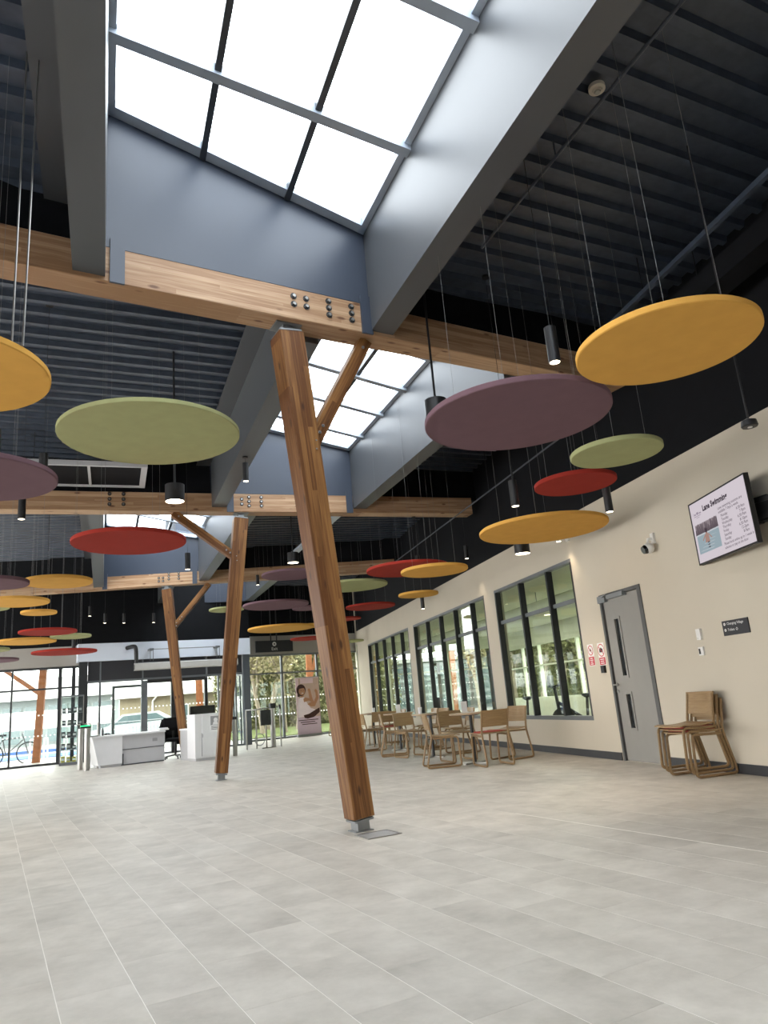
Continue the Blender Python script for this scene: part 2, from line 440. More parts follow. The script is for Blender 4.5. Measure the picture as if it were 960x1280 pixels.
def ceil_z(x, y):
    """underside of what hangs over a point: beam, girder casing, rooflight or deck"""
    for i, (p, deg, zb, xe) in enumerate(BEAMS):
        n = azv(deg - 90)
        if abs((x - p.x) * n.x + (y - p.y) * n.y) < BEAM_W / 2 + 0.02: return zb + 0.01
    bay = sum(1 for i in range(3) if (x - BEAMS[i][0].x) * azv(BEAMS[i][1] - 90).x + (y - BEAMS[i][0].y) * azv(BEAMS[i][1] - 90).y > 0)
    b = BAYS[bay]; l = (x - b['L'][0]) * gn.x + (y - b['L'][1]) * gn.y; r = (x - b['R'][0]) * gn.x + (y - b['R'][1]) * gn.y
    if bay == 3 and y > b['y1']: return DECK + 0.095
    if l > 0 and r < 0: return b['zr'] - 0.21 * r + 0.025
    if -0.27 < l <= 0 or 0 <= r < 0.27: return b['zb'] + 0.01
    return DECK + 0.095
def azv(deg):
    a = math.radians(deg); return Vector((math.sin(a), math.cos(a), 0))
def copy_tree(o, parent=None):
    c = o.copy(); COL.objects.link(c); c.parent = parent
    for ch in list(o.children): copy_tree(ch, c)
    return c

# ------------------------------------------------------------------ main lines of the building
XW = 5.39                                   # face of the right wall
WALL_TOP = 3.5
BEAMS = [(Vector((1.24, 6.38, 0)), 74.0, 4.60, 5.15), (Vector((0.24, 12.67, 0)), 84.0, 4.46, 5.22), (Vector((-0.50, 20.05, 0)), 98.0, 4.46, 5.2)]
BEAM_W = 0.28
def beam_line(i, off):
    """point and unit normal (towards +y) of the beam's face at 'off' from its axis"""
    p, deg, z, xe = BEAMS[i]; n = azv(deg - 90); return (p.x + n.x * off, p.y + n.y * off), (n.x, n.y)
DECK = 5.35
# (left inner line, right inner line, az of the row) : points at a known y, all run az -7
GIRD_AZ = -7.0
gx = math.tan(math.radians(GIRD_AZ))
BAYS = [dict(L=(-0.72, 5.5), R=(1.80, 5.5), y0=-1.6, b0=None, b1=0, zb=4.64, zr=5.80, bars=[6.40, 5.12, 3.84, 2.56, 1.28, 0.0, -1.3], az=78),
        dict(L=(0.72, 10.2), R=(3.06, 10.4), y0=None, b0=0, b1=1, zb=4.54, zr=5.73, bars=[13.05, 12.0, 10.97, 9.95, 8.9, 7.85, 6.8, 5.75], az=80),
        dict(L=(-2.03, 16.0), R=(0.38, 16.0), y0=None, b0=1, b1=2, zb=4.52, zr=5.73, bars=[19.6, 18.5, 17.4, 16.3, 15.2, 14.1, 13.0], az=90),
        dict(L=(-0.90, 21.8), R=(1.63, 21.8), y0=None, b0=2, b1=None, y1=24.0, zb=4.52, zr=5.73, bars=[23.9, 22.8, 21.7, 20.6], az=97)]
gn = Vector((math.cos(math.radians(GIRD_AZ)), -math.sin(math.radians(GIRD_AZ)), 0))     # across the row, to +x
BIG = [(-9.0, -6.0), (5.6, -6.0), (5.6, 27.4), (-9.0, 27.4)]

def bay_clip(poly, i, off0=0.0, off1=0.0):
    b = BAYS[i]
    if b['b0'] is not None:
        p, n = beam_line(b['b0'], off0); poly = clip(poly, p, (-n[0], -n[1]))
    if b['b1'] is not None and poly:
        p, n = beam_line(b['b1'], off1); poly = clip(poly, p, n)
    return poly

# ---- ceiling: roof plates, deck ribs, girder casings, rooflight shafts
ceiling = struct(empty('ceiling', (0, 0, 0)), 'black corrugated metal deck between slate blue girders and rooflights')
def build_ceiling():
    top = MB(); end_walls = []
    for i, b in enumerate(BAYS):
        Lp, Rp = b['L'], b['R']
        gnt = (gn.x, gn.y); gnm = (-gn.x, -gn.y)
        GW = 0.25
        Lo = (Lp[0] - gn.x * GW, Lp[1] - gn.y * GW); Ro = (Rp[0] + gn.x * GW, Rp[1] + gn.y * GW)
        base = bay_clip(BIG, i)
        left = clip(base, Lo, gnt); right = clip(base, Ro, gnm)
        for poly in (left, right):
            if len(poly) > 2: top.prism(poly, DECK + 0.09, DECK + 0.2)
        mid = clip(clip(base, Lp, gnm), Rp, gnt)
        if b['b0'] is None: top.prism(clip(mid, (0, b['y0']), (0, 1)), DECK + 0.09, DECK + 0.2)
        if b['b1'] is None: top.prism(clip(mid, (0, b['y1']), (0, -1)), DECK + 0.09, DECK + 0.2)
        # ribs of the deck
        d = azv(b['az']); u = azv(b['az'] - 90)
        us = [x * u.x + y * u.y for x, y in base]; k = math.floor(min(us) / 0.25)
        while k * 0.25 < max(us):
            u0 = k * 0.25; k += 1
            for poly in (left, right):
                q = clip(clip(poly, (u.x * u0, u.y * u0), (-u.x, -u.y)), (u.x * (u0 + 0.105), u.y * (u0 + 0.105)), (u.x, u.y))
                if len(q) > 2 and max(p[1] for p in q) > 0.8 and max(p[0] for p in q) > -5.2:
                    r = MB(); n = len(q)
                    cen = u0 + 0.0525
                    vs = []
                    for x, y in q:                                     # lower flange, narrower than the web above it
                        t = (x * u.x + y * u.y - cen) * 0.38
                        vs.append((x - u.x * t, y - u.y * t, DECK + 0.03))
                    r.add(vs + [(x, y, DECK + 0.095) for x, y in q], [tuple(reversed(range(n))), tuple(range(n, 2 * n))] + [(a, (a + 1) % n, n + (a + 1) % n, n + a) for a in range(n)])
                    r.build('deck_rib', M['deck'], ceiling)
        # the two casings either side of the shaft
        slope = 0.21
        zt = {0: b['zr'] + slope * ((Rp[0] - Lp[0]) * gn.x + (Rp[1] - Lp[1]) * gn.y), 1: b['zr']}
        for side, (pi, po) in enumerate(((Lp, Lo), (Rp, Ro))):
            s = bay_clip(BIG, i, BEAM_W / 2, -BEAM_W / 2)
            if b['b0'] is None: s = clip(s, (0, b['y0']), (0, -1))
            if b['b1'] is None: s = clip(s, (0, b['y1']), (0, 1))
            a, c = (po, pi) if side == 0 else (pi, po)
            s = clip(clip(s, a, gnm), c, gnt)
            g = MB().prism(s, b['zb'], zt[side] + 0.05)
            g.build('girder_casing', M['girder'], ceiling)
        for p, n0, n1 in ((Lo, gnt, (Lo[0] - gn.x * 0.24, Lo[1] - gn.y * 0.24)), (Ro, gnm, (Ro[0] + gn.x * 0.05, Ro[1] + gn.y * 0.05))):
            q = clip(clip(left if p is Lo else right, n1, (-n0[0], -n0[1])), p, n0)
            if len(q) > 2: MB().prism(q, DECK - 0.012, DECK - 0.002).build('edge_plate', M['girder'], ceiling)
        # shaft end walls over the beams
        T = 0.06
        zf = lambda x, y, Rp=Rp, b=b: b['zr'] + slope * ((Rp[0] - x) * gn.x + (Rp[1] - y) * gn.y) + 0.05
        for key, sg in (('b0', 1), ('b1', -1)):
            s = clip(clip(BIG, Lp, gnm), Rp, gnt)
            if b[key] is not None:
                p, n = beam_line(b[key], sg * (BEAM_W / 2 - T)); q, _ = beam_line(b[key], sg * (BEAM_W / 2 + 0.0))
                lo, hi = (p, q) if sg > 0 else (q, p)
                s = clip(clip(s, lo, (-n[0], -n[1])), hi, n); zb = BEAMS[b[key]][2] + 0.33
            else:
                yy = b['y0'] if key == 'b0' else b['y1']
                s = clip(clip(s, (0, yy - T), (0, -1)), (0, yy), (0, 1)); zb = b['zb']
            MB().prism(s, zb, zf).build('shaft_end_wall', M['slate'], ceiling)
        # black closer between beam and deck
        if b['b1'] is not None:
            p, n = beam_line(b['b1'], -0.02); q, _ = beam_line(b['b1'], 0.02)
            s = clip(clip(BIG, p, (-n[0], -n[1])), q, n)
            for part in (clip(s, Lo, gnt), clip(s, Ro, gnm)):
                MB().prism(part, BEAMS[b['b1']][2] + 0.325, DECK + 0.09).build('beam_closer', M['black'], ceiling)
    o = top.build('roof_plate', M['deck'], ceiling)
build_ceiling()

def build_rooflight(i, name):
    b = BAYS[i]; slope = 0.21
    Lp, Rp = b['L'], b['R']
    root = struct(empty(name), ['sloping rooflight over the nearest bay', 'sloping rooflight behind the nearest post', 'rooflight behind the red disc', 'small rooflight beyond the farthest post'][i])
    zf = lambda x, y, e=0.0: b['zr'] + slope * ((Rp[0] - x) * gn.x + (Rp[1] - y) * gn.y) + e
    W = (Rp[0] - Lp[0]) * gn.x + (Rp[1] - Lp[1]) * gn.y
    rd = azv(GIRD_AZ)
    area = bay_clip(BIG, i, BEAM_W / 2 - 0.06, -BEAM_W / 2 + 0.06)
    if b['b0'] is None: area = clip(area, (0, b['y0']), (0, -1))
    if b['b1'] is None: area = clip(area, (0, b['y1']), (0, 1))
    area = clip(clip(area, Lp, (-gn.x, -gn.y)), Rp, (gn.x, gn.y))
    def strip(poly, p, n, w):
        a = (p[0] - n[0] * w / 2, p[1] - n[1] * w / 2); c = (p[0] + n[0] * w / 2, p[1] + n[1] * w / 2)
        return clip(clip(poly, a, (-n[0], -n[1])), c, n)
    cuts = [0, W / 3, 2 * W / 3, W]
    acr = lambda t: (Rp[0] - gn.x * t, Rp[1] - gn.y * t)
    # rim frame
    for p, n in ((acr(0.03), (gn.x, gn.y)), (acr(W - 0.03), (gn.x, gn.y))):
        q = strip(area, p, n, 0.06)
        if len(q) > 2: MB().prism(q, lambda x, y: zf(x, y, -0.05), lambda x, y: zf(x, y, 0.03)).build('rim_bar', M['slatel'], root)
    for key, sg in (('b0', 1), ('b1', -1)):
        if b[key] is not None:
            p, n = beam_line(b[key], sg * (BEAM_W / 2 + 0.06))
        else:
            p, n = (0, b['y0'] + 0.06 if key == 'b0' else b['y1'] - 0.06), (0, 1)
        q = strip(area, p, n, 0.12)
        if len(q) > 2: MB().prism(q, lambda x, y: zf(x, y, -0.05), lambda x, y: zf(x, y, 0.03)).build('rim_bar', M['slatel'], root)
    # purlins across, rafters along
    for y in b['bars'][1:]:
        q = strip(area, (Rp[0] + gx * (y - Rp[1]), y), (rd.x, rd.y), 0.10)
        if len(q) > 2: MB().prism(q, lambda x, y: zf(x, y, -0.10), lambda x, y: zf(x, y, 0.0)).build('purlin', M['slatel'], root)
    for t in cuts[1:-1]:
        q = strip(area, acr(t), (gn.x, gn.y), 0.055)
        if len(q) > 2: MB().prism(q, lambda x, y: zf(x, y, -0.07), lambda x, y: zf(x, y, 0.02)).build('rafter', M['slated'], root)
    ys = [b['bars'][0] + 3] + b['bars'][1:] + [b['bars'][-1] - 3]
    for y1, y0 in zip(ys, ys[1:]):
        for t0, t1 in zip(cuts, cuts[1:]):
            q = clip(clip(area, (Rp[0] + gx * (y0 - Rp[1]), y0), (-rd.x, -rd.y)), (Rp[0] + gx * (y1 - Rp[1]), y1), (rd.x, rd.y))
            q = clip(clip(q, acr(t1), (-gn.x, -gn.y)), acr(t0), (gn.x, gn.y))
            if len(q) > 2: MB().prism(q, lambda x, y: zf(x, y, 0.02), lambda x, y: zf(x, y, 0.028)).build('pane', M['skyglass'], root)
for i in range(4):
    build_rooflight(i, 'window_%d' % (i + 8))

# ---- floor of long stone tiles
floor = struct(MB().prism([(-9.3, -6.2), (5.6, -6.2), (5.6, 27.8), (-9.3, 27.8)], -0.2, -0.0008).build('floor', M['grout']), 'grey stone tile floor in long strips')
def build_tiles():
    td = azv(-14.2); tp = Vector((math.cos(math.radians(14.2)), math.sin(math.radians(14.2)), 0))
    W, Ln, off = 0.2905, 0.60, 0.279
    room = [(-9.0, -3.0), (5.385, -3.0), (5.385, 27.2), (-9.0, 25.0)]
    hw, hl = W / 2 - 0.0019, Ln / 2 - 0.0006
    shared = MB().box((-hw, -hl, -0.006), (hw, hl, 0)).mesh('tile'); shared.materials.append(M['tile'])
    rz = math.radians(14.2)
    cells = []
    cam = Vector((0, 0, 1.05))
    for a in range(-48, 50):
        for k in range(-14, 60):
            c = tp * (off + (a + 0.5) * W) + td * ((k + (0.5 if a % 2 else 0.0) + 0.37) * Ln)
            if not (-9.2 < c.x < 5.6 and -3.2 < c.y < 27.5): continue
            q = [(c + tp * sx * hw + td * sy * hl) for sx, sy in ((-1, -1), (1, -1), (1, 1), (-1, 1))]
            poly = [(p.x, p.y) for p in q]
            full = all(-9.0 <= p.x <= 5.385 and p.y >= -3 and p.y <= 25 for p in q)
            if not full:
                for p, n in (((5.385, 0), (1, 0)), ((-9, 0), (-1, 0)), ((0, -3), (0, -1)), ((0, 27.3), (0, 1))):
                    poly = clip(poly, p, n) if len(poly) > 2 else poly
                if len(poly) < 3: continue
            az = math.degrees(math.atan2(c.x, c.y)) - 14.68
            seen = c.y > 0 and abs(az) < 32 and c.length > 2.0
            cells.append((c.length if seen else 99, c, poly, full))
    cells.sort(key=lambda t: t[0])
    far = MB()
    for j, (d, c, poly, full) in enumerate(cells):
        if j < 296 and d < 90:
            if full:
                o = bpy.data.objects.new('tile', shared); COL.objects.link(o); o.location = (c.x, c.y, 0); o.rotation_euler = (0, 0, rz); o.parent = floor
            else:
                MB().prism(poly, -0.006, 0).build('tile', M['tile'], floor)
        else:
            far.prism(poly, -0.006, 0)
    o = far.build('tile', M['tilefar'], floor); o['kind'] = 'stuff'
    p0, p1 = tp * 4.0555 + td * 5.45, tp * 4.0555 + td * 2.2                     # pale movement joint towards the right wall
    MB().bar((p0.x, p0.y, 0.0003), (p1.x, p1.y, 0.0003), 0.008, 0.0010).build('movement_joint', M['grout'], floor)
build_tiles()
#PART2
# ------------------------------------------------------------------ walls
def build_walls():
    w = MB(); x0, x1 = XW, XW + 0.17
    openings = [(8.09, 9.10, 0.0, 2.20), (9.75, 12.83, 0.51, 2.87), (13.37, 18.55, 0.51, 2.87), (19.06, 24.23, 0.51, 2.87)]
    y = -6.0
    for a, b, z0, z1 in openings:
        w.box((x0, y, 0), (x1, a, WALL_TOP)); w.box((x0, a, z1), (x1, b, WALL_TOP))
        if z0 > 0: w.box((x0, a, 0), (x1, b, z0))
        y = b
    w.box((x0, y, 0), (x1, 26.0, WALL_TOP)); w.box((x0 + 0.21, 26.0, 0), (x1 + 0.21, 27.5, 5.6))
    r = struct(w.build('wall_right', M['wall']), 'long cream white wall with door, screen and three internal windows')
    MB().box((x0 + 0.004, -6, WALL_TOP), (x1, 26.0, 5.6)).build('upper_wall', M['black'], r)
    # skirting
    s = MB(); s.box((x0 - 0.015, 9.13, 0), (x0, 26.0, 0.10)); s.box((x0 - 0.015, -6, 0), (x0, 8.06, 0.10))
    struct(s.build('baseboard_right', M['skirting']))
    # unseen left and back walls; openings added on the left to bring in daylight
    l = MB()
    l.box((-9.2, -6, 0), (-9.0, 24, 0.2)); l.box((-9.2, -6, 3.3), (-9.0, 24, 5.6))
    for y in range(-6, 24, 3): l.box((-9.2, y, 0.2), (-9.0, y + 0.4, 3.3))
    struct(l.build('wall_left', M['bulk']))
    b = MB(); b.box((-9.2, -6.2, 0), (5.6, -6.0, 5.6))
    struct(b.build('wall_back', M['bulk']))
build_walls()

# ---- internal windows in the right wall (deep dark mullions, glass on the far side)
def hall_window(name, y0, y1, mull, label):
    root = struct(empty(name, (XW, y0, 0)), label); L = y1 - y0; z0, z1, zt = 0.51, 2.87, 2.255; D = 0.105
    fr = M['frame']
    MB().box((-0.004, 0, z1 - 0.05), (D, L, z1)).build('frame_head', M['framel'], root)
    MB().box((-0.004, 0, z0), (D, L, z0 + 0.06)).build('frame_sill', M['framel'], root)
    MB().box((0, 0, z0 + 0.06), (D, 0.05, z1 - 0.05)).build('frame_jamb', fr, root)
    MB().box((0, L - 0.05, z0 + 0.06), (D, L, z1 - 0.05)).build('frame_jamb', fr, root)
    edges = [0.05]
    for m in mull:
        MB().box((0, m - y0 - 0.025, z0 + 0.06), (D, m - y0 + 0.025, z1 - 0.05)).build('mullion', fr, root); edges += [m - y0 - 0.025, m - y0 + 0.025]
    edges.append(L - 0.05)
    for a, b in zip(edges[::2], edges[1::2]):
        MB().box((0.05, a, zt - 0.03), (D, b, zt + 0.03)).build('transom', M['framel'], root)
        MB().box((D - 0.02, a, z0 + 0.06), (D - 0.012, b, zt - 0.03)).build('pane', M['glassgym'], root)
        MB().box((D - 0.02, a, zt + 0.03), (D - 0.012, b, z1 - 0.05)).build('pane', M['glassgym'], root)
hall_window('window_1', 9.75, 12.83, [10.63, 11.71], 'internal window nearest the grey door, black mullions')
hall_window('window_2', 13.37, 18.55, [14.18, 15.26, 16.32, 17.41], 'middle internal window with four black mullions')
hall_window('window_3', 19.06, 24.23, [19.92, 21.0, 22.09, 23.18], 'farthest internal window in the cream wall')

# ---- grey door
def build_door():
    root = struct(empty('door_1', (XW, 8.09, 0)), 'grey door with two slim vision panels and steel lever handle')
    H, W = 2.20, 1.01
    f = M['doorframe']
    MB().box((-0.012, 0, 0), (0.15, 0.075, H)).build('door_frame', f, root)
    MB().box((-0.012, W - 0.045, 0), (0.15, W, H)).build('door_frame', f, root)
    MB().box((-0.012, 0.075, H - 0.045), (0.15, W - 0.045, H)).build('door_frame', f, root)
    y0, y1 = 0.082, W - 0.052; zt = H - 0.052
    va, vb = 0.635, 0.735                                     # vision panel slot
    leaf = MB()
    leaf.box((0.02, y0, 0.006), (0.064, va, zt)); leaf.box((0.02, vb, 0.006), (0.064, y1, zt))
    for a, b in ((0.006, 0.42), (0.85, 1.09), (1.84, zt)): leaf.box((0.02, va, a), (0.064, vb, b))
    lf = leaf.build('door_leaf', M['doorgrey'], root)
    for a, b in ((0.42, 0.85), (1.09, 1.84)):
        fr = MB()
        fr.box((0.008, va - 0.03, a - 0.03), (0.03, va, b + 0.03)); fr.box((0.008, vb, a - 0.03), (0.03, vb + 0.03, b + 0.03))
        fr.box((0.008, va, a - 0.03), (0.03, vb, a)); fr.box((0.008, va, b), (0.03, vb, b + 0.03))
        o = fr.build('vision_panel', M['doorgrey'], root)
        MB().box((0.035, va, a), (0.045, vb, b)).build('pane', paint('dark_vision_glass', (0.03, 0.033, 0.036), 0.08, 0.6), o)
    h = MB()
    h.tube([(0.02, 0.925, 0.98), (-0.035, 0.925, 0.98), (-0.045, 0.915, 0.98), (-0.045, 0.80, 0.98)], 0.010, 8); h.tube([(0.02, 0.925, 0.98), (0.010, 0.925, 0.98)], 0.026, 12)
    h.build('lever_handle', M['steel'], root, True)
    MB().tube([(0.02, 0.925, 0.89), (0.008, 0.925, 0.89)], 0.024, 12).build('lock_escutcheon', M['steel'], root, True)
    c = MB(); c.box((-0.05, 0.36, 2.115), (0.018, 0.76, 2.172)); c.build('door_closer', M['galv'], root)
    c = MB(); c.box((-0.03, 0.84, 2.09), (0.018, 1.03, 2.185)); c.bar((-0.045, 0.74, 2.185), (-0.03, 0.90, 2.16), 0.02, 0.012); c.build('closer_bracket', M['galv'], root)
    for z in (0.25, 1.1, 1.95): MB().tube([(-0.005, 0.078, z - 0.05), (-0.005, 0.078, z + 0.05)], 0.008, 8).build('hinge', M['galv'], root)
build_door()

# ---- glazed fronts : local x runs along the front, local y outward
def front(name, ox, oy, az, label):
    return struct(empty(name, (ox, oy, 0), math.radians(90 - az)), label)
def glazed(root, posts, z0, zt, z1, mat, dep=0.10, panes=True, dots=True, sill=0.06):
    """posts = [(s0, s1)] frame members in order; transom at zt"""
    s0, s1 = posts[0][0], posts[-1][1]
    MB().box((s0, -dep / 2, z1), (s1, dep / 2, z1 + 0.06)).build('frame_head', mat, root)
    MB().box((s0, -dep / 2, z0), (s1, dep / 2, z0 + sill)).build('frame_sill', mat, root)
    for a, b in posts: MB().box((a, -dep / 2, z0 + sill), (b, dep / 2, z1)).build('mullion', mat, root)
    d = MB()
    for (a0, a), (b, b0) in zip(posts, posts[1:]):
        if zt:
            MB().box((a, -dep / 2 + 0.01, zt - 0.025), (b, dep / 2 - 0.01, zt + 0.025)).build('transom', mat, root)
            if panes: MB().box((a, -0.004, zt + 0.025), (b, 0.004, z1)).build('pane', M['glass'], root)
        top = zt - 0.025 if zt else z1
        if panes: MB().box((a, -0.004, z0 + sill), (b, 0.004, top)).build('pane', M['glass'], root)
        if dots:
            n = max(1, int((b - a) / 0.105))
            for z in (0.83, 1.40):
                for k in range(n):
                    d.flat(circ(0.024, 8), (a + (k + 0.5) * (b - a) / n, -0.006, z), (1, 0, 0), (0, 0, 1))
    if dots:
        o = d.build('manifestation_dots', M['frost'], root); o['kind'] = 'stuff'
def build_fronts():
    # left entrance glazing
    r = front('window_5', -4.14, 23.50, 84, 'glazed front at the left with black frames')
    glazed(r, [(-5.1, -5.0), (-3.91, -3.86), (-2.59, -2.54), (-1.28, -1.235), (-0.04, 0.065), (0.33, 0.43), (0.62, 0.68)], 0.0, 2.135, 2.69, M['frame'])
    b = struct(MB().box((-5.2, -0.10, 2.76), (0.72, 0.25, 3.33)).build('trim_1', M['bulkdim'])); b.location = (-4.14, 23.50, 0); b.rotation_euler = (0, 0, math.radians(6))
    b = struct(MB().box((-5.2, -0.08, 3.33), (0.72, 0.25, 5.6)).build('wall_front_upper_left', M['black'])); b.location = (-4.14, 23.50, 0); b.rotation_euler = (0, 0, math.radians(6))
    # reception front
    rz = math.radians(14)
    r = front('window_6', 1.28, 24.39, 76, 'glazed draught lobby front behind the reception desk')
    glazed(r, [(-4.78, -4.75), (-4.44, -4.385), (-3.24, -3.19), (-2.32, -2.26), (-1.31, -1.23), (-0.91, -0.86), (-0.35, -0.30), (-0.11, -0.09)], 0.0, None, 2.20, M['framel'], sill=0.05)
    MB().box((-3.19, -0.045, 0), (-3.06, 0.045, 2.18)).build('door_stile', M['framel'], r)
    MB().box((-4.03, 0.25, 0), (-3.96, 0.32, 2.02)).build('door_stile', M['framel'], r)
    MB().box((-4.03, 0.25, 2.02), (-3.1, 0.32, 2.09)).build('door_head', M['framel'], r)
    MB().box((-2.36, -0.07, 0), (-2.20, 0.07, 2.16)).build('door_stile', M['blackmetal'], r)
    MB().box((-3.06, -0.07, 2.10), (-1.30, 0.07, 2.20)).build('door_head', M['blackmetal'], r)
    MB().box((-1.33, -0.07, 0), (-1.25, 0.07, 2.16)).build('door_stile', M['blackmetal'], r)
    for a, c in ((-4.75, -4.43), (-4.385, -3.22), (-3.18, -1.29), (-1.23, -0.11)):
        MB().box((a, -0.05, 2.26), (c, 0.05, 2.82)).build('dark_panel', M['signdark'], r)
    for a in (-4.43, -3.22, -1.29): MB().box((a, -0.06, 2.26), (a + 0.04, 0.06, 2.82)).build('panel_joint', M['framel'], r)
    col = MB().box((-5.0, -0.12, 0), (-4.77, 0.12, 2.82)).build('corner_column', M['frame'], r)
    MB().box((-0.09, -0.12, 0), (0.13, 0.12, 2.82)).build('corner_column', M['column'], r)
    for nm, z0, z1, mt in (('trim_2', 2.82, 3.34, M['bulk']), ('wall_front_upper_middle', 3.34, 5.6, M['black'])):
        b = struct(MB().box((-5.05, -0.16 if z0 < 3 else -0.14, z0), (0.15, 0.3, z1)).build(nm, mt)); b.location = (1.28, 24.39, 0); b.rotation_euler = (0, 0, rz)
    # side of the lobby towards the exit
    for a, c in ((0.12, 0.17), (0.92, 0.97), (1.70, 1.75)): MB().box((0.08, a, 0), (0.13, c, 2.82)).build('lobby_side_frame', M['column'], r)
    MB().box((0.08, 0.17, 2.20), (0.13, 1.70, 2.82)).build('lobby_side_panel', M['column'], r); MB().box((0.10, 0.17, 0), (0.106, 1.70, 2.20)).build('pane', M['glass'], r)
    # exit front
    r = front('window_7', 2.55, 26.50, 74, 'glazed exit front with trees outside')
    glazed(r, [(-1.16, -1.08), (0.10, 0.17), (1.48, 1.55), (2.83, 2.9), (3.2, 3.3)], 0.0, 2.25, 2.85, M['framel'])
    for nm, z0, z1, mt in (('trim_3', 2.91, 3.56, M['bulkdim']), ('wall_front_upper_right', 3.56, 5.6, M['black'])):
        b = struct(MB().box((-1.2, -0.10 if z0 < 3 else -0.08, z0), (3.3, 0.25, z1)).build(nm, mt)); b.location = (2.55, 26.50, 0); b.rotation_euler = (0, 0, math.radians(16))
build_fronts()

# ------------------------------------------------------------------ timber frame
def frame_obj(name, p0, p1, w, d, up, mat, parent, taper=1.0):
    """timber bar whose own X runs from p0 to p1, w across (own Y), d along 'up' (own Z); slightly eased edges"""
    p0, p1 = Vector(p0), Vector(p1); X = (p1 - p0).normalized(); L = (p1 - p0).length
    Z = Vector(up) - X * Vector(up).dot(X); Z.normalize(); Y = Z.cross(X)
    e = 0.006; prof = [(-w / 2 + e, -d / 2), (w / 2 - e, -d / 2), (w / 2, -d / 2 + e), (w / 2, d / 2 - e), (w / 2 - e, d / 2), (-w / 2 + e, d / 2), (-w / 2, d / 2 - e), (-w / 2, -d / 2 + e)]
    n = len(prof); mb = MB(); mb.add([(0, a, b) for a, b in prof] + [(L, a * taper, b * taper) for a, b in prof], [tuple(range(n)), tuple(reversed(range(n, 2 * n)))] + [(i, (i + 1) % n, n + (i + 1) % n, n + i) for i in range(n)])
    o = mb.build(name, mat); m = Matrix(((X.x, Y.x, Z.x, p0.x), (X.y, Y.y, Z.y, p0.y), (X.z, Y.z, Z.z, p0.z), (0, 0, 0, 1)))
    if parent:
        o.parent = parent; o.matrix_basis = parent.matrix_basis.inverted() @ m
    else: o.matrix_basis = m
    return o
def loc_matrix(o): return Matrix.Translation(o.location) @ Matrix.Rotation(o.rotation_euler.z, 4, 'Z')
def bolt(parent, p, n, r=0.022):
    """washer and nut standing proud of a timber face at p, facing n"""
    p = Vector(p) - Vector(parent.location); n = Vector(n)
    mb = MB(); mb.tube([p, p + n * 0.006], r, 12); mb.tube([p + n * 0.006, p + n * 0.02], r * 0.55, 6)
    if r < 0.02: mb.build('bolt', M['galv'], parent); return
    w = MB(); w.tube([p, p + n * 0.006], r * 1.45, 16); o = w.build('bolt', M['blackmetal'], parent)
    w = MB(); w.tube([p + n * 0.005, p + n * 0.022], r * 0.8, 6); w.build('nut', M['steel'], o)
def bolts_px(parent, i, ss, off=-1):
    pt, n = beam_line(i, -BEAM_W / 2); d = azv(BEAMS[i][1]); p0 = BEAMS[i][0]
    for s, z in ss:
        q = Vector((pt[0], pt[1], 0)) + d * s + Vector((0, 0, z)); bolt(parent, q, (-n[0], -n[1], 0))
